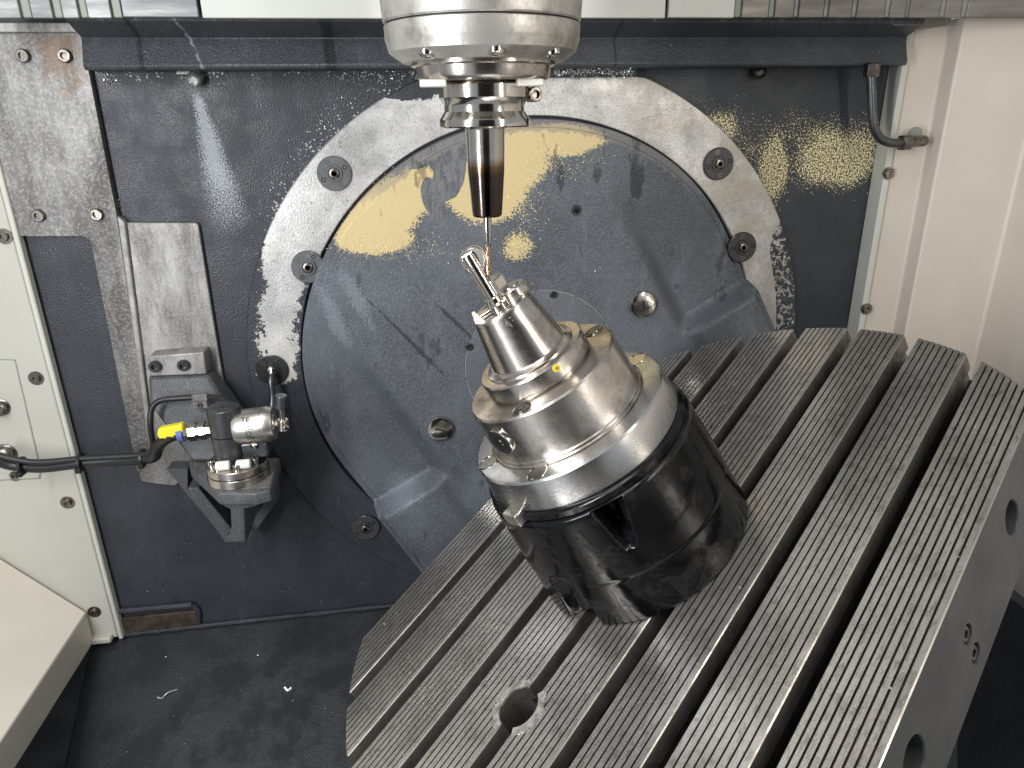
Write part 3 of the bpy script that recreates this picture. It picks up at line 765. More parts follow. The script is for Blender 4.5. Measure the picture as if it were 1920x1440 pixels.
# worn bright bush round the bore
bm = BM(); n = 60
for k in range(n):
    a0, a1 = 2*math.pi*k/n, 2*math.pi*(k+1)/n
    am = (a0+a1)/2; ro = 0.0238 + 0.0007*math.sin(9*am) + 0.0006*math.sin(23*am+1)
    mx = Hx + 0.0205*math.cos(am)
    if abs(mx - XC) < 0.0075 : continue
    vs = []
    for z in (0.0009, -0.001):
        for r_, a in ((Hr, a0), (ro, a0), (ro, a1), (Hr, a1)): vs.append(bm.verts.new((Hx + r_*math.cos(a), Hy + r_*math.sin(a), z)))
    bm.faces.new(vs[:4]); bm.faces.new((vs[1], vs[5], vs[6], vs[2])); bm.faces.new((vs[0], vs[4], vs[7], vs[3]))
link('bore_bush', bm, bush_mat, table, True)

# ================================================================== RISER
riser = thing('chuck_riser', 'glossy black round riser block bolted on the slotted table', 'riser', mat=TM @ Matrix.Translation((0, 0, 0.0005)))
def ang(p): return math.atan2(p.y, p.x)
gA, gB = PC(1130, 935, 0.0935), PC(1188, 1035, 0.096); aL = ang(PC(1060, 1110, 0.097)); aF = ang(PC(1230, 1165, 0.0985)); aR = ang(PC(1275, 770, 0.09))
def adiff(a, b): return (a-b+math.pi) % (2*math.pi) - math.pi
def riser_r(a, h, r_):
    x, y, _ = frame((0, 0, 1)); # lathe frame -> table frame angle
    v_ = x*math.cos(a) + y*math.sin(a); th = math.atan2(v_.y, v_.x)
    if gB.z < h < 0.1085:
        k = max(0.0, (h - gB.z)/(gA.z - gB.z)); g = ang(gB) + adiff(ang(gA), ang(gB))*k; wd = 0.045 + 0.115*k
        r_ -= 0.030*sm((wd - abs(adiff(th, g)))/0.045)*sm((h-gB.z)/0.012)
    k = sm((0.20*(1-0.3*h/0.05) - abs(adiff(th, aL)))/0.10)
    if h < 0.052: r_ -= 0.010*k*sm((0.052-h)/0.015)
    if h < 0.044: r_ -= 0.0007
    return r_
bm = BM(); pr = [(0, 0.0975), (0.0008, 0.0985)] + [(0.002 + k*0.002, 0.0985 - 0.0055*(k/52)) for k in range(53)] + [(0.1075, 0.0925), (0.109, 0.0918)]
lathe(bm, pr, n=420, fr=riser_r); link('riser_body', bm, black_an, riser, True, sharp=75)
bm = BM(); lathe(bm, [(0.108, 0.0865), (0.110, 0.090), (0.1155, 0.0905), (0.1165, 0.0895), (0.1175, 0.087)], n=128); link('riser_flange', bm, black_an, riser, True)

# ================================================================== CHUCK
chuck = thing('collet_chuck', 'stepped steel collet chuck on an aluminium ring above the black riser', 'chuck', mat=TM @ Matrix.Translation((0, 0, 0.118)))
h0 = 0.118
def lz(name, prof, mat, n=128, c=(0, 0), par=None, sharp=30):
    bm = BM(); lathe(bm, [(h-h0, r_) for h, r_ in prof], (c[0], c[1], 0), n=n); return link(name, bm, mat, par or chuck, True, sharp=sharp)
mring = lz('mounting_ring', [(0.1178, 0.084), (0.1185, 0.0868), (0.1200, 0.0872), (0.1435, 0.0850), (0.1450, 0.0838), (0.1455, 0.0800), (0.1455, 0.0700), (0.1446, 0.0697), (0.1446, 0.05)], alu, 160)
lz('body_collar', [(0.1440, 0.0690), (0.1465, 0.0690), (0.1475, 0.0680)], body_steel)
cbody = lz('chuck_body', [(0.1455, 0.0672), (0.1490, 0.0672), (0.1500, 0.0662), (0.1880, 0.0643), (0.1896, 0.0630), (0.1898, 0.045)], body_steel)
lz('step_collar', [(0.1890, 0.0425), (0.1912, 0.0425), (0.1918, 0.0445), (0.1930, 0.0455), (0.2045, 0.0452), (0.2058, 0.0442), (0.2060, 0.038)], steel)
lz('cone_fillet', [(0.2050, 0.0385), (0.2075, 0.0375), (0.2085, 0.0345), (0.2100, 0.0330)], steel)
cone = lz('cone', [(0.2095, 0.0322), (0.2120, 0.0316), (0.2490, 0.0250), (0.2512, 0.0247), (0.2525, 0.0238), (0.2525, 0.0215), (0.2512, 0.0210), (0.2512, 0.0)], steel)
def loc(p, h): return Vector((p.x, p.y, h-h0))
# countersunk holes on the aluminium ring, screws inside
for px, py in ((924, 861), (1012, 875), (1193, 674)):
    q = loc(PT(px, py, 0.1455), 0.1455); rr_ = math.hypot(q.x, q.y); q = Vector((q.x*0.0755/rr_, q.y*0.0755/rr_, q.z))
    cut(mring, q.x, q.y, 0.0083, q.z - 0.0085, q.z + 0.01, alu)
    bm = BM(); lathe(bm, [(0, 0.0089), (0.0004, 0.0088), (0.0005, 0.0084), (-0.0002, 0.0083)], q, n=30); h_ = link('counterbore_rim', bm, polished, mring, True)
    bm = BM(); lathe(bm, [(-0.0085, 0.0066), (-0.0020, 0.0064), (-0.0014, 0.0060), (-0.0014, 0.0036), (-0.005, 0.0034), (-0.005, 0.0)], q, n=24); link('socket_screw', bm, screw_mat, mring, True)
for px, py in ((1115, 620), (980, 762)):
    q = loc(PT(px, py, 0.1898), 0.1898); r0 = Vector((q.x, q.y, 0)); r0 = r0.normalized()*0.0545; q = Vector((r0.x, r0.y, q.z))
    bm = BM(); lathe(bm, [(0, 0.0082), (0.0005, 0.0078), (0.0001, 0.0070), (0.0001, 0.0050), (0.0007, 0.0047), (0.0007, 0.0027), (0.0001, 0.0025), (0.0001, 0)], q, n=26); link('socket_screw', bm, screw_mat, cbody, True)
# key socket in the body flank
q = PC(940, 828, 0.0655); rd = Vector((q.x, q.y, 0)).normalized(); q = Vector((q.x, q.y, q.z-h0))
bm = BM(); lathe(bm, [(-0.003, 0.0120), (0.0010, 0.0120), (0.0016, 0.0112), (0.0014, 0.0070)], q, rd, 36); ks = link('key_bush', bm, polished, cbody, True)
bm = BM(); lathe(bm, [(0.0004, 0.0072), (0.0016, 0.0072)], q, rd, 6); link('key_socket', bm, hole_mat, ks, True, smooth=False)
bm = BM(); lathe(bm, [(0.0015, 0.0034), (0.0019, 0.0030), (0.0019, 0)], q, rd, 20); link('socket_pin', bm, screw_mat, ks, True)
# yellow ring mark on the step collar
q = PC(1043, 690, 0.0453); rd = Vector((q.x, q.y, 0)).normalized(); q = Vector((q.x, q.y, q.z-h0))
bm = BM(); lathe(bm, [(-0.001, 0.0031), (0.0005, 0.0031), (0.0006, 0.0014), (0.0009, 0.0012), (0.0009, 0)], q, rd, 24); link('yellow_mark', bm, brass_dot, chuck, True)
bm = BM(); lathe(bm, [(0.0005, 0.0015), (0.0012, 0.0012), (0.0012, 0)], q, rd, 16); link('mark_screw', bm, polished, chuck, True)
# engraved ticks on the cone
for px, py, dx, dy in ((951, 602, 2, 9), (948, 600, 2, 10), (955, 604, 2, 7), (953, 597, 5, -2), (960, 600, 3, 2), (958, 610, 3, 2)):
    a_, b_ = PC(px, py, 0.0278), PC(px+dx, py+dy, 0.0274)
    bm = BM(); tube(bm, [a_ + Vector((0, 0, -h0)), b_ + Vector((0, 0, -h0))], 0.00022, 6, 0); link('engraved_mark', bm, chip_silver, cone, True)
# clamp block hooked under the ring
q = PC(971, 962, 0.088); rd = Vector((q.x, q.y, 0)).normalized(); tg = Vector((-rd.y, rd.x, 0))
bm = BM(); box(bm, Vector((q.x, q.y, q.z-h0)) + rd*0.001, (0.0075, 0.0085, 0.0055), (rd, tg, Vector((0, 0, 1)))); link('clamp_block', bm, steel, chuck, True, bevel=0.001)
# collet face details
q = PT(962, 546, 0.2555); bm = BM(); lathe(bm, [(0.2495-h0, 0.0112), (0.2590-h0, 0.0112), (0.2600-h0, 0.0104), (0.2600-h0, 0.0070), (0.2610-h0, 0.0066), (0.2610-h0, 0)], (q.x, q.y, 0), n=40); link('collet_boss', bm, steel, chuck, True)
q = PT(967, 546, 0.254); bm = BM(); lathe(bm, [(0.2495-h0, 0.0110), (0.2560-h0, 0.0110), (0.2570-h0, 0.0102), (0.2570-h0, 0)], (q.x, q.y, 0), n=40); link('collet_segment', bm, body_steel, chuck, True)
q = PT(918, 582, 0.2525); bm = BM(); box(bm, (q.x, q.y, 0.2525-h0), (0.0115, 0.0048, 0.0016), (Vector((math.cos(0.9), math.sin(0.9), 0)), Vector((-math.sin(0.9), math.cos(0.9), 0)), Vector((0, 0, 1)))); link('collet_jaw', bm, polished, chuck, True, bevel=0.0008)
q = PC(893, 599, 0.0255); rd = Vector((q.x, q.y, 0)).normalized(); tg = Vector((-rd.y, rd.x, 0)); bm = BM()
c_ = Vector((q.x, q.y, q.z-h0)); prism(bm, [c_ + tg*0.0052 - Vector((0, 0, .005)), c_ - tg*0.0048 - Vector((0, 0, .0042)), c_ - tg*0.001 + Vector((0, 0, 0.006))], rd*-0.003 ); link('jaw_wedge', bm, white_plate, chuck, True, bevel=0.0004)

# ================================================================== WORKPIECE
wp = thing('workpiece', 'small bright machined part with round disc and hexagon held in the chuck', 'workpiece', mat=TM @ Matrix.Translation((0, 0, 0.250)))
def wl(name, prof, mat, c=(0, 0), n=32, **k):
    bm = BM(); lathe(bm, [(h-0.25, r_) for h, r_ in prof], (c[0], c[1], 0), n=n); return link(name, bm, mat, wp, True, **k)
rq = PT(903, 522, 0.277)
wl('rod', [(0.2490, 0.0054), (0.2960, 0.0054), (0.2985, 0.0044)], polished, (rq.x, rq.y), 24)
wl('base_collar', [(0.2500, 0.0088), (0.2545, 0.0088), (0.2560, 0.0072), (0.2600, 0.0066), (0.2610, 0.0054)], polished, (rq.x, rq.y), 28)
q = PT(901, 541, 0.268); wl('rail_rib', [(0.2490, 0.0016), (0.2950, 0.0016), (0.296, 0.001)], polished, (q.x, q.y), 12)
q = PT(929, 533, 0.2665); wl('hexagon', [(0.2590, 0.0082), (0.2597, 0.0090), (0.2712, 0.0090), (0.2722, 0.0082)], polished, (q.x, q.y), 6, smooth=False)
wl('hexagon_foot', [(0.2500, 0.0068), (0.2560, 0.0068), (0.2604, 0.0058)], steel, (q.x, q.y), 28)
# disc: its flat face looks toward the camera, set behind the rod
dc = TMI @ P(888, 487, -0.3366 + 0.004); dc.z -= 0.25
nd = (TMI.to_3x3() @ Vector((-0.35, -1, 0.05))).normalized()
bm = BM(); lathe(bm, [(-0.0035, 0.0098), (-0.0028, 0.0104), (0.0008, 0.0104), (0.0014, 0.0098), (0.0014, 0.0086), (0.0009, 0.0084), (0.0009, 0)], dc, nd, 48); link('disc', bm, polished, wp, True)

# ================================================================== SPINDLE
SX, SY = 0.0597, -0.3366
sp = thing('spindle_head', 'steel milling spindle nose hanging from the top of the frame', 'spindle', (SX, SY, 0.02))
def sl_(name, prof, mat, par=None, n=96, sharp=30):
    bm = BM(); lathe(bm, prof, (SX, SY, 0), (0, 0, 1), n); return link(name, bm, mat, par or sp, sharp=sharp)
sl_('housing', [(0.34, 0.076), (0.12, 0.0705), (0.0590, 0.0658), (0.0580, 0.0648), (0.0580, 0.03)], housing_mat)
sl_('housing_gap', [(0.0582, 0.0640), (0.0565, 0.0640)], hole_mat)
nr = sl_('nose_ring', [(0.0570, 0.0646), (0.0564, 0.0654), (0.0475, 0.0652), (0.0465, 0.0648), (0.0405, 0.0632), (0.0355, 0.0560), (0.0345, 0.0545), (0.0345, 0.03)], housing_mat)
sl_('spindle_rim', [(0.0346, 0.0490), (0.0325, 0.0490), (0.0318, 0.0480), (0.0316, 0.0462), (0.0300, 0.0458), (0.0255, 0.0452), (0.0238, 0.0442), (0.0228, 0.0425), (0.0226, 0.02)], steel)
for px in (795, 932, 1043, 735, 1085):
    # ray onto the chamfer cone, roughly radius 0.0585
    y_ = {795: 106, 932: 102, 1043: 104, 735: 108, 1085: 106}[px]
    r_ = ray(px, y_); zt = 0.0385
    # intersect with the vertical cylinder
    o_ = CAM - Vector((SX, SY, 0)); a_ = r_.x**2+r_.y**2; b_ = 2*(o_.x*r_.x+o_.y*r_.y); c_ = o_.x**2+o_.y**2-0.0605**2
    dsc = b_*b_-4*a_*c_
    if dsc < 0: continue
    p = CAM + r_*((-b_-math.sqrt(dsc))/(2*a_)); rd = Vector((p.x-SX, p.y-SY, 0)).normalized()
    p = Vector((SX, SY, 0.0372)) + rd*0.0578; ax_ = (rd*0.35 + Vector((0, 0, -1))).normalized()
    bm = BM(); lathe(bm, [(-0.004, 0.0050), (0.0008, 0.0050), (0.0018, 0.0044), (0.0018, 0.0026), (-0.0006, 0.0024), (-0.0006, 0)], p, ax_, 26); link('nose_screw', bm, polished, nr)
for px, mt in ((812, white_plate), (993, white_plate)):
    s_ = -1 if px < 900 else 1
    bm = BM(); q = P(px, 160, SY-0.026); box(bm, (q.x, q.y, 0.0208), (0.0085, 0.006, 0.0022)); link('drive_key', bm, mt, sp, bevel=0.001)
bm = BM(); q = P(1001, 177, SY-0.004); lathe(bm, [(-0.008, 0.0050), (0.003, 0.0050), (0.0038, 0.0044), (0.0038, 0.0028), (0.001, 0.0026), (0.001, 0)], q, (0.25, -1, 0), 26); link('key_screw', bm, screw_mat, sp)

hd = thing('tool_holder', 'slender steel tool holder with heat-tinted dark tip in the spindle', 'tool holder', (SX, SY, 0))
def hl(name, prof, mat, n=80, sharp=30):
    bm = BM(); lathe(bm, prof, (SX, SY, 0), (0, 0, 1), n); return link(name, bm, mat, hd, sharp=sharp)
hl('flange', [(0.0235, 0.026), (0.0215, 0.0300), (0.0205, 0.0312), (0.0125, 0.0312), (0.0118, 0.0306), (0.0085, 0.0283), (0.0070, 0.0280), (0.0035, 0.0280), (0.0010, 0.0296), (-0.0012, 0.0312), (-0.0020, 0.0316), (-0.0058, 0.0316), (-0.0068, 0.0306), (-0.0070, 0.013)], polished)
hl('neck', [(-0.006, 0.0160), (-0.0072, 0.0142), (-0.0086, 0.0137), (-0.0360, 0.0131), (-0.0668, 0.0108), (-0.0680, 0.0098), (-0.0680, 0.0030), (-0.0650, 0.0029)], tint)
ct = thing('end_mill', 'thin milling cutter with copper-coloured fluted tip', 'cutter', (SX, SY, -0.066))
bm = BM(); lathe(bm, [(-0.066, 0.0030), (-0.0850, 0.0030), (-0.0895, 0.0020), (-0.0903, 0.0018)], (SX, SY, 0), (0, 0, 1), 32); link('shank', bm, polished, ct)
bm = BM(); n = 24; rows = []
for j in range(61):
    z = -0.0900 - 0.0210*j/60; tw = j/60*4.0; row = []
    for k in range(n):
        a = 2*math.pi*k/n; r_ = 0.0021*(0.74 + 0.26*abs(math.cos(1.5*a))**0.6)
        row.append(bm.verts.new((SX + r_*math.cos(a+tw), SY + r_*math.sin(a+tw), z)))
    rows.append(row)
for a, b in zip(rows, rows[1:]):
    for k in range(n): bm.faces.new((a[k], a[(k+1) % n], b[(k+1) % n], b[k]))
bm.faces.new(rows[-1]); link('fluted_tip', bm, copper, ct)

# ================================================================== TOOL SETTER
ZP = -0.3767
br = thing('setter_bracket', 'dark cast bracket bolted to the steel plate carrying the tool setter', 'bracket', P(400, 860, 0))
t = br
pxprism('mount_block', [(278, 668), (382, 660), (388, 702), (282, 706)], -0.030, 0.024, plate_steel, [0.003, 0.003, 0, 0], 0.0015)
for px, py in ((292, 686), (345, 684)): screw(br, P(px, py, -0.030), (0, -1, 0), 0.0068, 0.006, mat=black_cap, name='cap_screw')
bm = BM()   # sloping neck, wall side to platform
top = [P(277, 706, -0.030), P(390, 702, -0.030)]; bot = [P(360, 866, -0.070), P(470, 866, -0.085)]
m1 = [P(280, 760, -0.045), P(412, 742, -0.045)]
def loft(bm, secs):
    rr = []
    for s_ in secs:
        a, b = s_; rr.append([bm.verts.new(a), bm.verts.new(b), bm.verts.new((b.x+0.002, -0.008, b.z)), bm.verts.new((a.x-0.002, -0.008, a.z))])
    for a, b in zip(rr, rr[1:]):
        for k in range(4): bm.faces.new((a[k], a[(k+1) % 4], b[(k+1) % 4], b[k]))
    bm.faces.new(rr[0]); bm.faces.new(rr[-1][::-1]); return bm
loft(bm, [top, m1, bot]); link('neck_casting', bm, cast_mat, br, bevel=0.004)
bm = BM()
plat = [PZ(355, 858, ZP), PZ(525, 858, ZP), PZ(507, 918, ZP), PZ(480, 925, ZP), PZ(409, 925, ZP), PZ(355, 874, ZP)]
prism(bm, plat, (0, 0, -0.015)); link('platform', bm, cast_mat, br, bevel=0.002)
bm = BM(); pl2 = [PZ(362, 862, ZP), PZ(522, 860, ZP), PZ(505, 914, ZP), PZ(412, 920, ZP), PZ(364, 876, ZP)]
prism(bm, pl2, (0, 0, 0.0008)); link('machined_face', bm, plate_steel, br, smooth=False)
# V-shaped foot rib with triangular window
pxprism('rib_left', [(352, 915), (372, 915), (434, 992), (428, 1003), (458, 1016), (422, 1018)], -0.085, 0.07, cast_mat, 0, 0.001)
pxprism('rib_back', [(312, 880), (352, 880), (352, 915), (436, 1010), (424, 1016)], -0.030, 0.022, cast_mat, 0, 0.001)
pxprism('rib_front', [(409, 935), (507, 926), (507, 934), (478, 950), (458, 955), (461, 1017), (424, 1017), (434, 990), (432, 955), (420, 950)], -0.138, 0.012, cast_mat, 0, 0.0015)
pxprism('rib_web', [(440, 945), (460, 945), (462, 1018), (424, 1018), (436, 1000)], -0.134, 0.115, cast_mat, 0, 0.001)
pxprism('rib_right', [(518, 880), (526, 925), (520, 940), (470, 1010), (462, 1017), (462, 1000), (500, 930)], -0.040, 0.03, cast_mat, 0, 0.001)

ts = thing('tool_setter', 'steel touch probe tool setter standing on the cast bracket', 'tool setter', PZ(450, 890, ZP))
dcn = PZ(449, 893, ZP)
def tl(name, prof, mat, c, axis=(0, 0, 1), n=48, par=None, **k):
    bm = BM(); lathe(bm, prof, c, axis, n, **k); return link(name, bm, mat, par or ts)
tl('base_disc', [(0.0008, 0.0335), (0.0095, 0.0335), (0.0102, 0.0328), (0.0102, 0)], steel, dcn)
tl('disc_gap', [(0.0100, 0.0318), (0.0118, 0.0318)], hole_mat, dcn)
tl('upper_disc', [(0.0115, 0.0330), (0.0122, 0.0336), (0.0195, 0.0336), (0.0203, 0.0328), (0.0203, 0.0220), (0.0190, 0.0215), (0.0190, 0)], steel, dcn)
for a in (-2.2, -1.35, -2.75, 0.3, -0.5, 2.6):
    q = dcn + Vector((math.cos(a)*0.026, math.sin(a)*0.026, 0.0195))
    o = tl('disc_screw', [(0, 0.0042), (0.007, 0.0042), (0.0078, 0.0036), (0.0078, 0.002), (0.004, 0.002), (0.004, 0)], polished if a < -1 else screw_mat, q, n=20)
for px in (418, 457):
    q = P(px, 872, dcn.y-0.022); q.z = ZP + 0.0256; bm = BM(); lathe(bm, [(-0.0072, 0.0045), (-0.0065, 0.0052), (0.0065, 0.0052), (0.0072, 0.0045)], q, (1, 0, 0.02), 24); link('clamp_roller', bm, white_plate, ts)
pc = PZ(431, 868, ZP); pc.y = dcn.y + 0.002; pc = Vector((P(431, 840, dcn.y).x, dcn.y, ZP))
zt = P(425, 770, dcn.y-0.012).z
zj = P(425, 823, dcn.y-0.016).z
tl('post_lower', [(0.018-0.0, 0.0150), (0.030, 0.0172), (zj-ZP-0.0006, 0.0172), (zj-ZP-0.0006, 0)], dark_steel, pc)
tl('post_head', [(zj-ZP, 0.0168), (zj-ZP+0.0008, 0.0175), (zt-ZP-0.001, 0.0175), (zt-ZP, 0.0165), (zt-ZP, 0.0022), (zt-ZP-0.003, 0.002), (zt-ZP-0.003, 0)], dark_steel, pc)
bm = BM(); box(bm, pc + Vector((0.022, 0.004, 0.034)), (0.020, 0.012, 0.010)); link('post_web', bm, dark_steel, ts, bevel=0.003)
bc = Vector((pc.x, dcn.y, 0)); q = P(480, 797, dcn.y); bc.z = q.z; xb = q.x
xr_ = P(512, 797, dcn.y-0.01).x
dd = Vector((1, 0, 0.05)).normalized(); c0 = Vector((pc.x+0.010, dcn.y-0.002, bc.z-0.0005)); Lb = xr_ - c0.x
body = tl('probe_body', [(0, 0.0175), (0.006, 0.0195), (Lb*0.70, 0.0197), (Lb*0.70, 0.0192), (Lb*0.74, 0.0192), (Lb*0.74, 0.0197), (Lb*0.86, 0.0197), (Lb, 0.0178), (Lb, 0.010), (Lb+0.001, 0.0095), (Lb+0.001, 0)], metal('satin_steel', (0.62, 0.59, 0.54), (0.52, 0.49, 0.45), (0.3, 0.4), 60), c0, dd)
tl('probe_screw', [(0, 0.0048), (0.005, 0.0048), (0.006, 0.004)], polished, c0 + dd*(Lb*0.45) + Vector((0, -0.004, -0.0235)), (0, -0.3, 1), n=16)
# stylus arm and its disc
e_ = c0 + dd*Lb; a2_ = P(529, 800, e_.y - 0.004)
bm = BM(); tube(bm, [e_, a2_], 0.0042, 14, 0); link('stylus_hub', bm, polished, ts)
bm = BM(); tube(bm, [P(531, 806, a2_.y), P(530, 786, a2_.y)], 0.0062, 18, 0); link('stylus_clamp', bm, steel, ts, bevel=0.0008)
bm = BM(); tube(bm, [P(530, 786, a2_.y), P(527, 764, a2_.y)], 0.0032, 14, 0); link('stylus_stem', bm, polished, ts)
bm = BM(); tube(bm, [P(527, 765, a2_.y), P(527, 741, a2_.y)], 0.0068, 28, 0); link('stylus_disc', bm, dark_steel, ts, bevel=0.0008)
bm = BM(); tube(bm, [P(534, 800, a2_.y-.004), P(540, 803, a2_.y-.004)], 0.003, 10, 0); link('stylus_screw', bm, polished, ts)
# cable gland towards the left
gx = [(-0.0, 0.0085), (0.006, 0.0085), (0.0065, 0.0105), (0.012, 0.0105), (0.0125, 0.0085), (0.0155, 0.0085), (0.016, 0.0108), (0.023, 0.0108), (0.0235, 0.0090), (0.031, 0.0082), (0.034, 0.0062)]
g0 = Vector((pc.x-0.015, dcn.y, P(400, 806, dcn.y).z)); gd_ = Vector((-1, 0, -0.04)).normalized()
tl('cable_gland', gx, screw_mat if False else polished, g0, gd_, 8)
tl('blue_band', [(0.030, 0.0095), (0.036, 0.0088)], blue_tape, g0, gd_, 20)
# lettering on the probe body
def ctext(s_, size, along, angle, rot, mat_, name):
    cu_ = bpy.data.curves.new('text', 'FONT'); cu_.body = s_; cu_.size = size; cu_.align_x = 'CENTER'; cu_.align_y = 'CENTER'; cu_.extrude = 0
    to = bpy.data.objects.new('text', cu_); col.objects.link(to); bpy.context.view_layer.update()
    me = bpy.data.meshes.new_from_object(to.evaluated_get(bpy.context.evaluated_depsgraph_get())); bpy.data.objects.remove(to)
    x_, y_, z_ = Vector((0, -1, 0)), Vector((0, 0, 1)), dd
    bm = BM(); bm.from_mesh(me); bmesh.ops.subdivide_edges(bm, edges=bm.edges[:], cuts=1)
    for v_ in bm.verts:
        u, w_ = v_.co.x, v_.co.y
        if rot: u, w_ = -w_, u
        th = angle + w_/0.0198; rr = 0.01995
        v_.co = c0 + dd*(along + u) + (Vector((0, -1, 0))*math.cos(th) + Vector((0, 0, 1))*math.sin(th))*rr
    link(name, bm, mat_, body if False else ts, smooth=False)
ctext('TE', 0.0085, 0.015, 0.75, False, text_mat, 'lettering')
ctext('|[O]|', 0.0085, 0.018, -0.05, True, text_mat, 'logo')

# cables
cb = thing('probe_cable', 'thick black cable with yellow tag leading to the tool setter', 'cable', P(150, 865, -0.04))
ge = g0 + gd_*0.034
bm = BM(); tube(bm, [ge, P(335, 812, ge.y), P(312, 822, ge.y+0.01), P(296, 838, -0.075), P(290, 855, -0.065), P(270, 860, -0.06), P(215, 863, -0.055), P(150, 868, -0.055), P(80, 876, -0.055), P(25, 872, -0.055), P(-20, 858, -0.06)], 0.0066, 14); link('sheath', bm, rubber, cb)
q = [P(296, 805, ge.y-0.007), P(341, 796, ge.y-0.007), P(343, 813, ge.y-0.007), P(337, 818, ge.y-0.007), P(299, 826, ge.y-0.007), P(294, 815, ge.y-0.007)]
bm = BM(); prism(bm, q, (0, 0.010, 0)); link('yellow_tag', bm, yellow, cb, bevel=0.0015)
for px, py in ((303, 824), (316, 821), (330, 818)):
    bm = BM(); box(bm, P(px, py, ge.y-0.0075), (0.0022, 0.0008, 0.0012)); link('tag_notch', bm, rubber, cb)
a_ = thing('air_line', 'thin black air line clipped to the cast bracket', 'air line', P(360, 750, -0.05))
bm = BM(); tube(bm, [P(441, 776, dcn.y), P(432, 758, -0.085), P(410, 746, -0.07), P(376, 745, -0.062), P(330, 747, -0.06), P(299, 752, -0.062), P(284, 768, -0.066), P(282, 800, -0.070), P(286, 840, -0.066), P(270, 852, -0.062), P(200, 857, -0.060), P(150, 860, -0.060), P(60, 866, -0.062), P(-20, 850, -0.062)], 0.0034, 12); link('line', bm, rubber, a_)
bm = BM(); box(bm, P(375, 745, -0.0655), (0.0085, 0.0026, 0.0042)); box(bm, P(375, 757, -0.064), (0.0085, 0.0016, 0.0055)); link('clip', bm, plate_steel, a_, bevel=0.001)
screw(a_, P(375, 759, -0.0655), (0, -1, 0), 0.0032, 0.002)
z2 = thing('nozzle_hose', 'thin dark hose hanging from the black ring cap behind the probe', 'hose', P(510, 700, -0.02))
bm = BM(); tube(bm, [P(511, 700, -0.022), P(508, 715, -0.03), P(511, 745, -0.035), P(508, 775, -0.045), P(500, 800, -0.06)], 0.0036, 12); link('hose', bm, dark_steel, z2)
bm = BM(); tube(bm, [P(508, 692, -0.02), P(509, 711, -0.028)], 0.0026, 10, 0); link('nozzle_tip', bm, polished, z2)
for px, py, lab in ((42, 873, 'black cable tie nearest the left edge of the picture'), (152, 866, 'wide black cable tie where the cable crosses the panel edge'), (268, 858, 'black cable tie close to the yellow cable tag')):
    bm = BM(); c_ = P(px, py, -0.057); lathe(bm, [(-0.0018, 0.0108), (0.0018, 0.0108)], c_, (1, 0, 0), 20); box(bm, c_ + Vector((0, -0.010, -0.006)), (0.003, 0.003, 0.003))
    tag(link('cable_tie', bm, rubber, bevel=0.0004), lab, 'cable tie', 'cable ties on the cable')

# ================================================================== SWARF
def chips(bm, n, fn, y0, size):
    for _ in range(n):
        q = fn()
        if q is None: continue
        c = Vector(q); a = random.uniform(0, 6.28); L_ = size*random.uniform(0.6, 1.6); wd = size*0.28
        u = Vector((math.cos(a), random.uniform(-0.4, 0.2), math.sin(a))); v_ = Vector((-math.sin(a), random.uniform(-0.4, 0.4), math.cos(a)))
        k = [c - u*L_ + Vector((0, y0, 0)), c + Vector((0, y0*2.2, 0)) + v_*wd*1.2, c + u*L_ + Vector((0, y0, 0))]
        vs = []
        for p in k: vs.append((bm.verts.new(p - v_*wd), bm.verts.new(p + v_*wd + Vector((0, -wd*0.6, 0)))))
        for s0, s1 in zip(vs, vs[1:]): bm.faces.new((s0[0], s1[0], s1[1], s0[1]))
    return bm
def gpx(px, py, sx, sy, Y):
    return lambda: P(random.gauss(px, sx), random.gauss(py, sy), Y)
bm = BM()
chips(bm, 420, lambda: P(random.uniform(1038, 1190), random.gauss(134, 5), -0.020 if random.random() < 0.6 else -0.012), -0.001, 0.0013)
chips(bm, 160, lambda: P(random.uniform(640, 800), random.gauss(140, 8), -0.001), -0.0006, 0.0010)
chips(bm, 260, lambda: (lambda a, r_: Vector((RC.x + r_*math.cos(a), -0.001, RC.z + r_*math.sin(a))))(random.gauss(2.35, 0.22), 0.357 + abs(random.gauss(0, 0.014))), -0.0004, 0.0006)
chips(bm, 40, gpx(205, 145, 10, 6, -0.001), -0.0005, 0.001)
chips(bm, 160, lambda: P(random.uniform(700, 1150), random.uniform(420, 620), YF), -0.0003, 0.0005)
chips(bm, 40, lambda: P(random.uniform(200, 700), random.uniform(1000, 1130), 0), -0.0003, 0.0006)
chips(bm, 30, gpx(225, 385, 6, 10, -0.001), -0.0006, 0.0008)
tag(link('steel_swarf', bm, chip_silver, smooth=False), 'fine silvery chips stuck to the wall and ledge', 'metal chips', kind='stuff')
bm = BM()
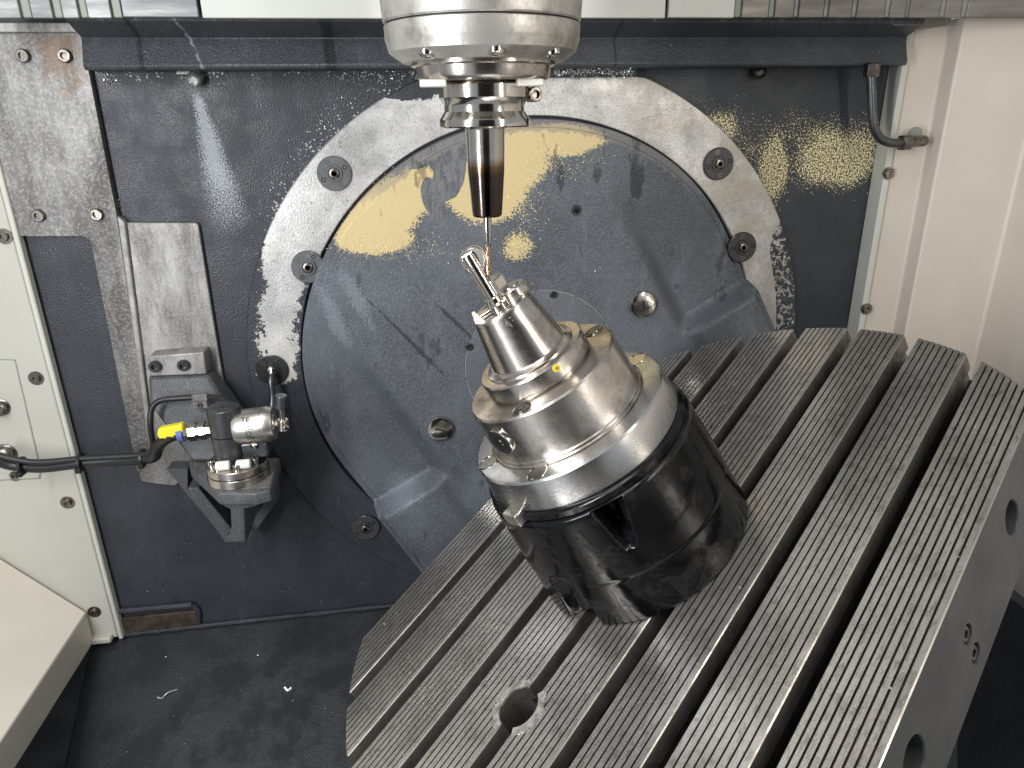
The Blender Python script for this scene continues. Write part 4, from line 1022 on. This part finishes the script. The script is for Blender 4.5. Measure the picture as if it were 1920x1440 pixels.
chips(bm, 420, gpx(1580, 290, 36, 26, 0.0), -0.0004, 0.0008)
chips(bm, 260, gpx(1452, 320, 15, 30, 0.0), -0.0004, 0.0008)
chips(bm, 220, gpx(1345, 230, 22, 20, 0.0), -0.0004, 0.0006)
chips(bm, 160, gpx(972, 463, 13, 11, YF), -0.0004, 0.0007)
chips(bm, 260, gpx(985, 375, 22, 42, YF), -0.0004, 0.0007)
chips(bm, 220, gpx(1060, 300, 40, 16, YF), -0.0004, 0.0007)
chips(bm, 300, gpx(730, 465, 60, 13, YF), -0.0004, 0.0007)
tag(link('brass_swarf', bm, chip_brass, smooth=False), 'yellow brass dust scattered on the wall and disc', 'brass dust', kind='stuff')
def onf(px, py, lift=0.001):
    nrm = Vector((0, -math.sin(sl), math.cos(sl))); return on_plane(px, py, nrm, zf*math.cos(sl)) + nrm*lift
bm = BM(); tube(bm, [onf(295, 1308), onf(304, 1309), onf(312, 1303, .003), (onf(320, 1298, .003)), onf(333, 1293)], 0.0009, 8); tag(link('curled_chip', bm, chip_silver), 'long wavy metal chip lying on the dark floor, lower left', 'metal chip')
bm = BM(); tube(bm, [onf(534, 1289), onf(540, 1295), onf(547, 1290)], 0.0022, 8); tag(link('curled_chip', bm, chip_silver), 'small bright heart-shaped metal chip on the floor left of the table', 'metal chip')
bm = BM()
for _ in range(28):
    q = onf(random.uniform(200, 640), random.uniform(1210, 1430)); c = Vector(q); a = random.uniform(0, 6.28); s_ = random.uniform(0.0004, 0.0012)
    tube(bm, [c, c + Vector((math.cos(a), math.sin(a), 0.2))*s_*2], s_*0.5, 5, 0)
for _ in range(40):
    k = random.randint(0, 7); x = XC + (k-3.5)*PIT + random.uniform(-0.02, 0.02); y = random.uniform(-1, 1)*yend(x)*0.9
    if x*x+y*y < 0.011: continue
    c = TM @ Vector((x, y, 0.0007)); s_ = random.uniform(0.0003, 0.0008)
    tube(bm, [c, c + tT*s_*2], s_, 5, 0)
tag(link('loose_chips', bm, chip_silver), 'tiny bright chips scattered on the floor and table', 'metal chips', kind='stuff')
